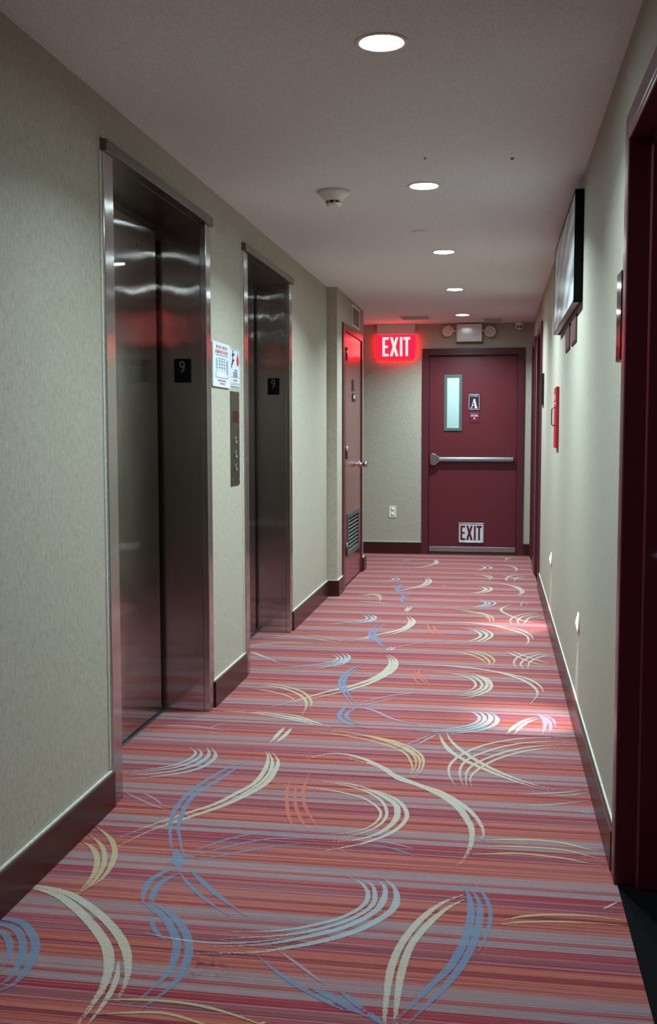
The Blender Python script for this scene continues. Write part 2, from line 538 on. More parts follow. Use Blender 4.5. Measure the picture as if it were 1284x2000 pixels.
X3, Y3, Z3 = (1, 0, 0), (0, 1, 0), (0, 0, 1)
NX, NY = (-1, 0, 0), (0, -1, 0)
ARCS = """
L 14 -1.254 4.17 -1.217 4.121 -1.205 4.069 -1.219 3.997 -1.261 3.923 -1.34 3.868 -1.424 3.833
L 16 -1.218 4.165 -1.187 4.108 -1.179 4.049 -1.199 3.967 -1.252 3.895 -1.334 3.85 -1.418 3.817
L 18 -1.188 4.192 -1.155 4.113 -1.148 4.036 -1.171 3.944 -1.232 3.866 -1.321 3.814 -1.405 3.782
L 18 -1.167 4.184 -1.126 4.106 -1.114 4.031 -1.133 3.927 -1.195 3.846 -1.281 3.788 -1.39 3.74
C 20 -0.927 4.166 -0.9 4.082 -0.881 3.934 -0.886 3.777 -0.927 3.654 -0.974 3.536 -1.049 3.433 -1.126 3.322 -1.204 3.182
C 22 -0.905 4.17 -0.853 4.054 -0.84 3.94 -0.842 3.784 -0.885 3.646 -0.949 3.514 -1.029 3.398 -1.111 3.277 -1.181 3.119
C 14 -0.918 4.168 -0.876 4.051 -0.857 3.921 -0.865 3.774 -0.91 3.628 -0.961 3.525
C 20 -0.922 4.528 -0.929 4.415 -0.936 4.284
C 20 -0.889 4.524 -0.896 4.4 -0.914 4.28
B 18 -0.93 4.06 -1.008 3.979 -1.057 3.842 -1.089 3.7 -1.102 3.543 -1.09 3.414 -1.062 3.296 -1.011 3.146 -0.967 3.048
B 18 -0.923 4.027 -0.99 3.949 -1.025 3.801 -1.062 3.676 -1.074 3.548 -1.059 3.419 -1.035 3.3 -0.971 3.131 -0.935 3.053
B 11 -0.944 3.082 -0.893 3.175 -0.833 3.244 -0.757 3.297 -0.654 3.313 -0.58 3.291
B 11 -0.924 3.075 -0.865 3.137 -0.796 3.201 -0.712 3.254 -0.595 3.277 -0.541 3.268
B 11 -0.905 3.038 -0.83 3.1 -0.743 3.162 -0.652 3.213 -0.571 3.237
C 10 -0.828 3.786 -0.683 3.764 -0.549 3.727 -0.455 3.672 -0.392 3.575 -0.382 3.487 -0.412 3.398 -0.475 3.341 -0.539 3.308
C 12 -0.657 3.843 -0.561 3.812 -0.465 3.754 -0.397 3.667 -0.365 3.566 -0.363 3.478 -0.393 3.389 -0.454 3.322 -0.518 3.285
C 22 -0.637 3.846 -0.523 3.819 -0.425 3.746 -0.348 3.648 -0.326 3.559 -0.33 3.459 -0.368 3.358 -0.433 3.291 -0.506 3.264
C 16 -0.511 3.806 -0.406 3.749 -0.331 3.664 -0.293 3.551 -0.298 3.452 -0.337 3.352 -0.412 3.261 -0.481 3.212 -0.527 3.179
C 28 -0.743 4.1 -0.653 4.181 -0.545 4.153 -0.43 4.031 -0.353 3.911 -0.272 3.847 -0.186 3.751 -0.121 3.64 -0.083 3.516 -0.067 3.428 -0.067 3.313 -0.08 3.216 -0.105 3.129
C 20 -0.576 4.126 -0.466 4.057 -0.354 3.931 -0.265 3.848 -0.187 3.786 -0.117 3.683 -0.067 3.582 -0.037 3.477 -0.028 3.404 -0.035 3.353
Y 11 -0.872 4.485 -0.716 4.468 -0.569 4.411 -0.448 4.333 -0.361 4.236 -0.325 4.12 -0.312 4.022 -0.324 3.925
Y 13 -0.759 4.511 -0.601 4.478 -0.465 4.396 -0.378 4.307 -0.321 4.207 -0.302 4.09 -0.312 3.959
Y 13 -0.701 4.52 -0.541 4.455 -0.418 4.376 -0.331 4.259 -0.293 4.159 -0.288 4.042 -0.306 3.944
Y 13 -0.664 4.509 -0.504 4.441 -0.383 4.362 -0.303 4.246 -0.276 4.144 -0.276 4.028 -0.3 3.935
C 14 -1.292 4.753 -1.136 4.744 -0.973 4.687 -0.836 4.61 -0.728 4.541
C 12 -1.033 4.732 -0.899 4.689 -0.786 4.605
O 14 -0.761 3.857 -0.747 3.71 -0.715 3.55 -0.681 3.428 -0.646 3.338
O 14 -0.735 3.83 -0.703 3.633 -0.669 3.505 -0.624 3.388 -0.586 3.324
O 14 -0.7 3.914 -0.692 3.748 -0.66 3.585 -0.615 3.463 -0.568 3.35
O 6 -0.519 3.234 -0.452 3.18 -0.378 3.12
M 10 -1.345 3.617 -1.26 3.546 -1.169 3.479 -1.111 3.449
M 10 -1.273 3.614 -1.203 3.555 -1.154 3.495
C 8 -1.52 4.469 -1.389 4.481 -1.263 4.466 -1.127 4.404
M 8 -1.488 4.41 -1.335 4.421 -1.206 4.392 -1.069 4.314
B 10 -0.427 3.248 -0.351 3.249 -0.281 3.218 -0.228 3.174
M 8 -0.373 3.29 -0.294 3.269 -0.233 3.236
M 10 -1.257 4.446 -1.228 4.514 -1.192 4.563
B 20 -0.939 2.986 -0.975 2.946 -0.995 2.874 -0.983 2.796 -0.963 2.737
B 20 -0.922 2.954 -0.952 2.898 -0.959 2.831 -0.944 2.755 -0.914 2.685
B 22 -0.974 2.75 -0.927 2.713 -0.876 2.662 -0.829 2.587 -0.8 2.526 -0.787 2.465 -0.778 2.395 -0.793 2.314 -0.813 2.236
B 22 -0.957 2.761 -0.892 2.711 -0.829 2.642 -0.784 2.567 -0.759 2.494 -0.746 2.411 -0.749 2.343 -0.768 2.275 -0.798 2.208
B 14 -0.93 2.683 -0.88 2.592 -0.833 2.54
B 30 -0.99 3.126 -0.955 3.038 -0.93 2.97
B 22 -0.982 3.015 -0.948 3.076 -0.898 3.065
B 14 -0.937 2.969 -0.861 2.863 -0.788 2.78 -0.706 2.703
B 18 -0.907 2.991 -0.836 2.899 -0.763 2.814 -0.661 2.71
L 8 -0.907 2.574 -0.836 2.559 -0.736 2.548 -0.644 2.559 -0.555 2.59 -0.479 2.635
L 14 -0.431 3.013 -0.38 2.969 -0.35 2.902 -0.353 2.825 -0.4 2.744 -0.48 2.679 -0.553 2.642 -0.615 2.625 -0.677 2.615
L 14 -0.393 2.998 -0.348 2.963 -0.329 2.896 -0.331 2.819 -0.382 2.729 -0.46 2.66 -0.533 2.62 -0.608 2.596 -0.713 2.567
L 20 -0.335 2.997 -0.307 2.949 -0.301 2.871 -0.316 2.793 -0.37 2.705 -0.441 2.642 -0.526 2.588 -0.598 2.555 -0.71 2.527
L 22 -0.314 3.01 -0.277 2.944 -0.264 2.858 -0.281 2.781 -0.343 2.683 -0.42 2.612 -0.505 2.559 -0.59 2.519 -0.738 2.486
C 20 -0.079 2.935 -0.139 2.868 -0.19 2.759 -0.227 2.627 -0.242 2.501 -0.241 2.388 -0.235 2.273 -0.225 2.18
C 20 -0.074 2.907 -0.121 2.842 -0.168 2.736 -0.203 2.614 -0.215 2.49 -0.215 2.379 -0.211 2.277 -0.202 2.184
B 22 -0.086 3.015 -0.062 2.918 -0.056 2.789 -0.07 2.651 -0.099 2.523 -0.138 2.432 -0.18 2.332 -0.219 2.239
B 20 -0.077 3.016 -0.036 2.903 -0.032 2.775 -0.047 2.639 -0.077 2.512 -0.115 2.408 -0.152 2.323 -0.186 2.244
B 12 -0.055 3.019 -0.016 2.925 -0.002 2.815 -0.013 2.693 -0.035 2.594
Y 12 0.034 2.794 0.09 2.826 0.171 2.848 0.267 2.854 0.376 2.839
Y 10 0.01 2.764 0.073 2.787 0.169 2.807 0.264 2.813 0.373 2.811
C 8 0.303 2.9 0.354 2.96
B 12 -0.587 2.507 -0.527 2.441 -0.463 2.38 -0.404 2.336 -0.342 2.294 -0.292 2.283
M 10 -0.54 2.538 -0.483 2.485 -0.428 2.428 -0.392 2.392
B 22 -0.425 2.373 -0.37 2.341 -0.314 2.298 -0.269 2.267
B 16 -0.353 2.37 -0.311 2.324 -0.278 2.285
B 16 -0.279 2.291 -0.232 2.237
C 8 -0.516 2.198 -0.492 2.214
Y 16 -0.035 3.346 0.05 3.366 0.157 3.376 0.235 3.36 0.296 3.328 0.351 3.313
Y 12 -0.045 3.289 0.044 3.309 0.154 3.313 0.232 3.305 0.291 3.274 0.344 3.244
Y 12 -0.08 3.223 -0.003 3.241 0.075 3.256 0.152 3.252 0.228 3.238 0.286 3.215 0.344 3.196
C 22 -0.234 4.538 -0.213 4.415 -0.172 4.279 -0.107 4.166 -0.039 4.081 0.038 3.992 0.118 3.917 0.207 3.857
C 20 -0.206 4.568 -0.178 4.433 -0.132 4.309 -0.074 4.193 -0 4.077 0.076 3.988 0.149 3.922 0.232 3.87
C 14 0.369 4.573 0.241 4.548 0.133 4.519 0.026 4.453 -0.057 4.367 -0.129 4.24 -0.165 4.125 -0.17 4.02 -0.154 3.923 -0.135 3.859
C 14 0.365 4.51 0.238 4.486 0.131 4.45 0.04 4.382 -0.029 4.302 -0.088 4.213 -0.119 4.122 -0.127 4.026 -0.119 3.928 -0.104 3.845
C 14 0.36 4.456 0.235 4.432 0.151 4.395 0.067 4.328 -0.008 4.237 -0.073 4.129 -0.1 4.031 -0.101 3.951 -0.095 3.847
C 14 0.356 4.396 0.233 4.389 0.149 4.348 0.066 4.271 -0.001 4.183 -0.052 4.079 -0.08 3.994 -0.085 3.934 -0.078 3.859
L 12 0.085 3.811 0.175 3.825 0.267 3.854 0.361 3.905
L 10 0.205 3.812 0.277 3.823 0.358 3.871
L 10 0.083 3.685 0.17 3.702 0.259 3.736 0.356 3.786
M 12 0.3 3.656 0.344 3.647
C 22 0.055 4.557 0.094 4.695 0.148 4.814 0.211 4.881
C 18 0.088 4.562 0.123 4.7 0.171 4.804 0.225 4.855
M 22 0.198 4.938 0.225 4.855 0.229 4.743 0.21 4.569
M 18 0.213 4.94 0.247 4.83 0.253 4.72 0.242 4.587
M 14 0.228 4.928 0.269 4.833 0.275 4.696
L 16 -0.145 4.945 -0.089 4.893 -0.064 4.81 -0.085 4.722 -0.15 4.644 -0.237 4.595 -0.354 4.572
L 18 -0.105 4.936 -0.058 4.898 -0.04 4.799 -0.063 4.712 -0.127 4.628 -0.236 4.577 -0.367 4.557
L 24 -0.058 4.928 -0.019 4.875 -0.014 4.789 -0.04 4.701 -0.105 4.611 -0.206 4.568 -0.337 4.548
L 22 -0.019 4.934 0.012 4.85 0.016 4.765 -0.01 4.679 -0.068 4.603 -0.154 4.556 -0.262 4.528
M 14 -0.24 4.524 -0.285 4.429 -0.327 4.325
M 10 -0.262 4.521 -0.327 4.41 -0.4 4.279
Y 18 -1.305 3.136 -1.256 3.094 -1.209 3.016 -1.18 2.931 -1.169 2.847 -1.172 2.766
Y 16 -1.309 3.197 -1.241 3.126 -1.192 3.038 -1.162 2.934 -1.156 2.833 -1.171 2.763
Y 18 -1.314 3.27 -1.236 3.188 -1.181 3.096 -1.149 2.989 -1.139 2.885 -1.153 2.809
C 28 -1.342 2.787 -1.304 2.785 -1.213 2.744 -1.112 2.654 -1.025 2.556 -0.968 2.474 -0.93 2.383 -0.911 2.295 -0.908 2.211 -0.909 2.103
C 26 -1.349 2.802 -1.295 2.798 -1.192 2.763 -1.079 2.674 -0.986 2.575 -0.922 2.481 -0.883 2.39 -0.865 2.324 -0.855 2.24
C 14 -0.92 2.426 -0.892 2.331 -0.883 2.236 -0.887 2.116
B 24 -1.358 2.587 -1.32 2.593 -1.249 2.576 -1.182 2.504 -1.146 2.433 -1.126 2.34 -1.13 2.272 -1.154 2.235
B 22 -1.345 2.56 -1.303 2.56 -1.244 2.535 -1.193 2.464 -1.161 2.382 -1.151 2.29 -1.167 2.26
B 20 -1.313 2.524 -1.284 2.522 -1.241 2.482 -1.205 2.411 -1.189 2.33
Y 11 -0.901 2.238 -0.842 2.252 -0.764 2.26 -0.682 2.257 -0.604 2.239 -0.511 2.202 -0.472 2.172
Y 10 -0.884 2.18 -0.801 2.203 -0.725 2.21 -0.639 2.184 -0.602 2.171
Y 16 -0.285 6.306 -0.168 6.22 -0.082 6.1 -0.042 5.947
Y 16 -0.228 6.315 -0.127 6.261 -0.055 6.137 -0.026 5.993 -0.039 5.886
Y 16 -0.2 6.333 -0.099 6.286 -0.028 6.174 0.001 6.048 -0.015 5.908
C 24 -0.535 5.871 -0.346 5.881 -0.158 5.85 0.001 5.773 0.116 5.649 0.198 5.473 0.216 5.3 0.174 5.096
C 18 -0.051 5.824 0.078 5.727 0.178 5.631 0.235 5.479 0.25 5.33
C 14 -0.388 5.713 -0.244 5.706 -0.138 5.609 -0.094 5.465 -0.119 5.337 -0.212 5.253
C 16 -0.231 5.708 -0.126 5.656 -0.067 5.511 -0.068 5.38 -0.129 5.266 -0.222 5.203
C 20 -0.206 5.724 -0.101 5.682 -0.042 5.542 -0.043 5.384 -0.104 5.25 -0.197 5.178
C 18 -0.141 5.711 -0.049 5.623 -0.013 5.467 -0.034 5.32 -0.115 5.191 -0.207 5.139
O 14 -0.453 5.703 -0.413 5.512 -0.366 5.386
O 14 -0.436 5.735 -0.389 5.543 -0.321 5.357
O 12 -0.403 5.83 -0.406 5.681 -0.362 5.52 -0.305 5.369
C 24 -0.626 6.095 -0.588 5.925 -0.589 5.741 -0.632 5.533 -0.713 5.358 -0.847 5.174 -0.968 4.974 -1.078 4.822
C 24 -0.611 6.118 -0.557 5.962 -0.547 5.747 -0.594 5.539 -0.683 5.321 -0.815 5.13 -1.015 4.912
C 14 -0.619 6.11 -0.573 5.947 -0.568 5.744 -0.613 5.536 -0.698 5.34
B 20 -0.726 5.872 -0.786 5.71 -0.806 5.478 -0.785 5.295 -0.727 5.105 -0.685 4.972
B 18 -0.741 5.777 -0.78 5.566 -0.776 5.375 -0.728 5.178 -0.662 4.976
B 22 -0.685 4.972 -0.711 4.835 -0.699 4.711 -0.647 4.619 -0.564 4.566
B 20 -0.633 4.935 -0.675 4.819 -0.666 4.716 -0.604 4.625
M 20 -0.656 4.932 -0.555 4.859 -0.452 4.729 -0.337 4.655
M 14 -0.65 4.977 -0.56 5.107 -0.449 5.197 -0.308 5.243
M 12 -0.633 4.935 -0.552 5.038 -0.454 5.124
L 16 -0.969 6.096 -0.902 5.986 -0.92 5.874 -1.014 5.778 -1.173 5.68 -1.334 5.608
L 16 -0.936 6.115 -0.876 5.977 -0.89 5.86 -0.982 5.752 -1.164 5.634
L 20 -0.9 6.121 -0.852 5.981 -0.868 5.851 -0.951 5.727 -1.12 5.617
L 18 -0.879 6.124 -0.836 6.016 -0.846 5.841 -0.922 5.719
Y 14 -1.529 6.566 -1.277 6.565 -1.06 6.481 -0.89 6.356
Y 12 -1.493 6.155 -1.431 6.273 -1.265 6.351 -0.935 6.357
C 12 -1.51 6.224 -1.413 6.328 -1.244 6.399 -1.048 6.407
C 16 -1.448 6.091 -1.348 5.97 -1.191 5.769
C 12 -1.477 6.087 -1.383 5.999 -1.267 5.865
Y 12 -1.215 6.655 -1.042 6.561 -0.881 6.395
Y 18 -1.255 5.274 -1.109 5.245 -0.971 5.116 -0.897 4.939 -0.88 4.724
Y 16 -1.236 5.303 -1.09 5.274 -0.955 5.158 -0.882 4.987 -0.864 4.855
Y 14 -1.25 5.197 -1.126 5.151 -1.01 5.062 -0.937 4.933
C 18 -1.153 4.745 -1.038 4.742 -0.886 4.662 -0.734 4.547
C 14 -1.064 4.759 -0.92 4.726 -0.789 4.616 -0.711 4.543
C 18 -0.643 6.23 -0.623 6.347
C 18 -0.619 6.233 -0.601 6.35
C 16 0.071 6.326 0.125 6.198 0.203 6.048 0.322 5.912
C 16 0.099 6.344 0.167 6.218 0.259 6.088 0.327 6.004
C 14 0.354 6.355 0.225 6.294 0.138 6.167 0.111 6.002 0.126 5.851
C 14 0.351 6.314 0.251 6.251 0.178 6.108 0.148 5.976 0.164 5.828
C 14 0.349 6.266 0.277 6.208 0.203 6.048 0.184 5.831
C 18 -0.851 6.513 -0.738 6.729 -0.631 6.912
B 18 -0.804 6.886 -0.8 6.719 -0.705 6.422 -0.642 6.251
B 16 -0.825 6.798 -0.775 6.642 -0.664 6.319
M 12 -0.642 6.251 -0.499 6.454 -0.284 6.6
C 26 -0.624 7.418 -0.58 7.226 -0.591 7.035 -0.654 6.846 -0.78 6.676 -0.915 6.44
C 26 -0.603 7.421 -0.558 7.268 -0.557 7.077 -0.625 6.815 -0.748 6.627
C 18 -0.616 7.851 -0.638 7.583
C 18 -0.64 7.82 -0.654 7.606
L 20 -0.95 7.451 -0.891 7.32 -0.913 7.213 -1.074 7.073 -1.264 6.969
L 20 -0.915 7.456 -0.856 7.325 -0.881 7.179 -1.039 7.018
L 22 -0.879 7.461 -0.834 7.345 -0.853 7.184 -0.999 7.032
Y 20 -0.314 7.78 -0.21 7.735 -0.078 7.584 -0.047 7.346
Y 20 -0.281 7.68 -0.135 7.634 -0.048 7.506 -0.03 7.233
Y 20 -0.238 7.704 -0.093 7.641 -0.02 7.486 -0.006 7.275
L 20 -0.147 8.255 -0.068 8.093 -0.126 7.926 -0.243 7.863
L 20 -0.117 8.26 -0.038 8.097 -0.097 7.93 -0.213 7.849
L 20 -0.07 8.267 0.004 8.104 -0.052 7.937 -0.169 7.856
C 24 -0.463 7.129 -0.264 7.236 -0.059 7.191 0.1 7.032 0.199 6.84 0.212 6.646 0.183 6.468
C 18 -0.059 7.206 0.14 7.074 0.226 6.878 0.244 6.683
C 20 -0.258 7.086 -0.135 6.961 -0.087 6.796 -0.141 6.623 -0.238 6.545
C 22 -0.192 7.096 -0.083 6.948 -0.049 6.788 -0.103 6.61 -0.2 6.532
C 20 -0.138 7.105 -0.044 6.954 -0.015 6.807 -0.066 6.616 -0.175 6.523
O 18 -0.459 7.167 -0.42 6.882 -0.373 6.738
O 18 -0.416 7.136 -0.381 6.888 -0.321 6.726
B 22 -0.79 7.117 -0.804 6.823 -0.79 6.654 -0.702 6.442 -0.623 6.272
B 20 -0.74 7.162 -0.774 6.793 -0.745 6.595 -0.659 6.387
C 22 0.143 8.106 0.044 7.817 0.12 7.532 0.213 7.347 0.304 7.247
C 16 0.353 7.777 0.192 7.625 0.111 7.41 0.115 7.218
C 16 0.349 7.692 0.219 7.572 0.159 7.378 0.168 7.189
C 16 0.346 7.608 0.244 7.494 0.189 7.192
M 18 0.184 7.928 0.22 8.214 0.253 8.03
L 24 -0.574 9.064 -0.704 8.752 -0.817 8.623
B 22 -0.761 9.036 -0.808 8.793 -0.716 8.498
B 22 -0.648 8.465 -0.724 8.318 -0.71 8.071 -0.634 7.894
B 20 -0.746 8.472 -0.688 8.173 -0.578 8.392
M 20 -0.721 8.022 -0.515 7.912 -0.363 7.89
Y 22 -1.101 8.312 -0.98 8.383 -0.9 8.241 -0.881 7.997
Y 18 -1.034 8.428 -0.932 8.39 -0.863 8.196
C 20 -1.062 8.018 -0.903 7.994 -0.725 7.899
C 22 -0.145 9.01 -0.067 8.793 -0.138 8.618 -0.234 8.571
C 22 -0.095 9.042 -0.026 8.822 -0.09 8.625 -0.217 8.531
C 24 0.023 9.155 0.173 9 0.233 8.728 0.188 8.488
O 18 -0.454 9.083 -0.409 8.854 -0.371 8.747
C 26 -0.622 9.389 -0.592 9.21 -0.623 8.944 -0.715 8.723 -0.819 8.548
C 26 -0.606 9.438 -0.56 9.215 -0.587 8.95 -0.689 8.687
C 26 -0.635 10.774 -0.592 10.541 -0.635 10.306 -0.734 10.126 -0.835 10.003
C 26 -0.615 10.814 -0.571 10.545 -0.607 10.31
C 26 -0.113 8.979 -0.075 8.82 -0.12 8.654 -0.235 8.56
C 26 -0.077 9.002 -0.028 8.844 -0.074 8.646 -0.199 8.542
C 26 -0.147 10.38 -0.096 10.222 -0.142 10.055 -0.208 9.993
C 26 -0.091 10.388 -0.037 10.21 -0.088 10.063
Y 24 -0.202 9.691 -0.097 9.629 -0.044 9.476 -0.055 9.319
Y 24 -0.137 9.721 -0.045 9.618 -0.012 9.389
C 24 -0.415 9.193 -0.192 9.271 -0.005 9.211 0.128 9.058 0.202 8.822 0.204 8.626 0.166 8.47
C 20 0.056 9.133 0.187 8.983 0.241 8.749
C 26 0.006 10.516 0.145 10.368 0.203 10.16 0.171 9.867
C 22 0.059 9.731 0.185 9.511 0.306 9.347
C 22 0.318 9.721 0.162 9.698 0.096 9.451 0.119 9.291
C 22 0.302 9.623 0.198 9.56 0.162 9.298
C 22 0.028 11.188 0.18 10.897
C 22 0.287 11.099 0.138 11.014 0.092 10.763
L 24 -0.952 9.386 -0.892 9.301 -0.941 9.157 -1.102 9.018
L 24 -0.902 9.412 -0.845 9.281 -0.904 9.163
L 24 -0.95 10.666 -0.857 10.704 -1.076 10.468
B 24 -0.792 9.047 -0.82 8.748 -0.765 8.479 -0.7 8.264
B 22 -0.738 10.18 -0.822 10.005 -0.738 9.81
Y 24 -1.047 8.285 -0.957 8.411 -0.884 8.273
"""

# ------------------------------------------------------------------ floor with the carpet strokes
STROKE_COL = {'C': srgb(180, 178, 164), 'B': srgb(92, 126, 156), 'L': srgb(150, 168, 174),
              'Y': srgb(180, 166, 128), 'O': srgb(184, 98, 80), 'M': srgb(148, 138, 158)}


def catmull(P, n=7):
    Q = [P[0] + (P[0] - P[1])] + P + [P[-1] + (P[-1] - P[-2])]
    out = []
    for i in range(1, len(Q) - 2):
        p0, p1, p2, p3 = Q[i - 1:i + 3]
        for k in range(n):
            t = k / n
            out.append(0.5 * ((2 * p1) + (p2 - p0) * t + (2 * p0 - 5 * p1 + 4 * p2 - p3) * t * t + (3 * p1 - p0 - 3 * p2 + p3) * t ** 3))
    out.append(P[-1])
    return out


def clip_stroke(x, y):
    return -1.315 < x < 0.35 and y < 11.25


def build_floor():
    bm = bmesh.new()
    lay = bm.verts.layers.float_color.new('stroke')
    def quad(x0, x1, y0, y1, z=0.0, mat=0):
        vs = [bm.verts.new(p) for p in ((x0, y0, z), (x1, y0, z), (x1, y1, z), (x0, y1, z))]
        for v_ in vs:
            v_[lay] = (0.5, 0.5, 0.5, 0.0)
        bm.faces.new(vs).material_index = mat
    quad(-1.56, 0.362, YB, YE + 0.02)
    quad(-2.3, -1.56, 9.9, YE + 0.02)
    idx = 0
    for line in ARCS.strip().splitlines():
        t = line.split()
        col = STROKE_COL[t[0]]
        w = int(t[1]) / 1000.0 * 0.9
        v = [float(a) for a in t[2:]]
        P = [Vector((v[i], v[i + 1], 0)) for i in range(0, len(v), 2)]
        for shift in (0.0, -3.37):
            pts = catmull([p + Vector((0, shift, 0)) for p in P])
            if shift and min(p.y for p in pts) > 1.85:
                continue
            if shift:
                pts = [p for p in pts if p.y < 1.7]
                if len(pts) < 4:
                    continue
            z = 0.0003 + idx * 0.000004
            idx += 1
            n = len(pts)
            rows = []
            for i, p in enumerate(pts):
                d = (pts[min(i + 1, n - 1)] - pts[max(i - 1, 0)])
                d = d.normalized() if d.length > 1e-6 else Vector((1, 0, 0))
                s = Vector((-d.y, d.x, 0))
                u = i / (n - 1)
                k = min(1.0, (u + 0.02) * 3.6, (1 - u + 0.02) * 2.4)
                hw = w * 0.5 * (0.35 + 0.65 * k)
                cov = 0.36 + 0.64 * min(1.0, k)
                e = []
                for a, cc in ((-1.0, cov - 0.42), (-0.62, cov), (0.62, cov), (1.0, cov - 0.42)):
                    vv = bm.verts.new((p.x + s.x * hw * a * 1.15, p.y + s.y * hw * a * 1.15, z))
                    vv[lay] = (col[0], col[1], col[2], max(0, cc))
                    e.append(vv)
                rows.append(e)
            for i, (a, b_) in enumerate(zip(rows, rows[1:])):
                if not clip_stroke(pts[i].x, pts[i].y):
                    if not (-1.53 < pts[i].x < -1.3 and (3.58 < pts[i].y < 4.7 or 5.56 < pts[i].y < 6.66)):
                        continue
                for j in range(3):
                    bm.faces.new((a[j], a[j + 1], b_[j + 1], b_[j]))
    for f in bm.faces:
        f.normal_update()
        if f.normal.z < 0:
            f.normal_flip()
    me = bpy.data.meshes.new('floor')
    bm.to_mesh(me)
    bm.free()
    o = bpy.data.objects.new('floor', me)
    COL.objects.link(o)
    me.materials.append(M['carpet'])
    return struct(o)


build_floor()
struct(boxes('trim_1', [(0.362, 1.4, 1.9, 3.3, -0.03, 0.001)], 'threshold'))
struct(boxes('trim_2', [(0.362, 0.6, 8.9, YE, -0.03, 0.001)], 'threshold'))

# ------------------------------------------------------------------ walls
T = 0.14
DH = 2.262                                     # top of the lift opening in the wall
E1 = (3.46, 4.805)                             # lift surrounds along the left wall
E2 = (5.455, 6.775)
for seg in ((XL - T, XL, YB, E1[0], 0, CEIL),
            (XL - T, XL, E1[0], E1[1], DH + 0.045, CEIL),
            (XL - T, XL, E1[1], E2[0], 0, CEIL),
            (XL - T, XL, E2[0], E2[1], DH + 0.045, CEIL),
            (XL - T, XL, E2[1], 8.27, 0, CEIL)):
    struct(boxes('wall_left', [seg], 'wall'))
struct(boxes('wall_closet', [
    (XL - T, XB, 8.27, 8.60, 0, CEIL),
    (XB - 0.1, XB, 8.60, 9.76, 2.17, CEIL),
    (XL - T, XB, 9.76, 9.93, 0, CEIL)], 'wall'))
struct(boxes('wall_alcove', [(-2.3, -2.2, 9.8, YE + T, 0, CEIL), (-2.3, XL - T, 9.8, 9.93, 0, CEIL)], 'wall'))
ND = (2.17, 3.088)                              # near right doorway
FA = (8.98, 9.76)                              # far right doorways
FB = (10.36, 11.14)
struct(boxes('wall_right', [
    (XR, XR + T, YB, ND[0], 0, CEIL), (XR, XR + T, ND[0], ND[1], 2.15, CEIL),
    (XR, XR + T, ND[1], FA[0], 0, CEIL), (XR, XR + T, FA[0], FA[1], 2.18, CEIL),
    (XR, XR + T, FA[1], FB[0], 0, CEIL), (XR, XR + T, FB[0], FB[1], 2.18, CEIL),
    (XR, XR + T, FB[1], YE + T, 0, CEIL)], 'wall'))
EDX = (-0.715, 0.212)                          # end door clear opening
struct(boxes('wall_end', [
    (-2.3, EDX[0] - 0.02, YE, YE + T, 0, CEIL), (EDX[0] - 0.02, EDX[1] + 0.02, YE, YE + T, 2.125, CEIL),
    (EDX[1] + 0.02, XR + T, YE, YE + T, 0, CEIL)], 'wall'))
struct(boxes('wall_back', [(XL - T, XR + T, YB - T, YB, 0, CEIL)], 'wall'))
struct(boxes('wall_stairwell', [
    (-1.5, 1.0, YE + 1.9, YE + 2.0, 0, 2.7), (-1.6, -1.5, YE + T, YE + 2.0, 0, 2.7), (1.0, 1.1, YE + T, YE + 2.0, 0, 2.7),
    (-1.6, 1.1, YE + T, YE + 2.0, 2.7, 2.8), (-1.6, 1.1, YE + T, YE + 2.0, -0.1, -0.001)], 'stair_wall'))

# ceiling slab with round holes for the downlights
LX = -0.343
LY = [3.14, 4.96, 6.78, 8.57, 10.45, 1.32]
HOLE = 0.066


def build_ceiling():
    bm = bmesh.new()
    half = 0.12
    ys = sorted(LY)
    x0, x1 = XL - T, XR + T
    def q(pts):
        bm.faces.new([bm.verts.new(p) for p in pts])
    def rect(a, b_, c, d):
        q([(a, c, CEIL), (b_, c, CEIL), (b_, d, CEIL), (a, d, CEIL)])
    prev = YB - T
    for y in ys:
        rect(x0, x1, prev, y - half)
        rect(x0, LX - half, y - half, y + half)
        rect(LX + half, x1, y - half, y + half)
        seg = 48
        inner, outer, up = [], [], []
        for i in range(seg):
            a = 2 * math.pi * (i + 0.5) / seg
            c, s = math.cos(a), math.sin(a)
            k = half / max(abs(c), abs(s))
            inner.append(bm.verts.new((LX + HOLE * c, y + HOLE * s, CEIL)))
            up.append(bm.verts.new((LX + HOLE * c, y + HOLE * s, CEIL + 0.09)))
            outer.append((LX + k * c, y + k * s))
        ov = [bm.verts.new((a, b_, CEIL)) for a, b_ in outer]
        corners = {}
        for i in range(seg):
            j = (i + 1) % seg
            A, B_ = ov[i], ov[j]
            if abs(A.co.x - B_.co.x) > 1e-5 and abs(A.co.y - B_.co.y) > 1e-5:
                cx = LX + half * (1 if A.co.x + B_.co.x > 2 * LX else -1)
                cy = y + half * (1 if A.co.y + B_.co.y > 2 * y else -1)
                cv = bm.verts.new((cx, cy, CEIL))
                bm.faces.new((A, cv, B_, inner[j], inner[i]))
            else:
                bm.faces.new((A, B_, inner[j], inner[i]))
            bm.faces.new((inner[i], inner[j], up[j], up[i]))
        bm.faces.new(up)
        prev = y + half
    rect(x0, x1, prev, YE + T)
    rect(-2.3, x0, 9.8, YE + T)
    # slab above
    box(bm, -2.3, x1 + 0.05, YB - T, YE + T, CEIL + 0.1, CEIL + 0.16)
    return struct(obj('ceiling', bm, 'ceiling'))


build_ceiling()

# baseboards with a thin caulk line on top
def baseboard(name, segs, caulk):
    o = struct(boxes(name, segs, 'base', bevel=0.002))
    if caulk:
        boxes('caulk_line', caulk, 'caulk', o)
    return o


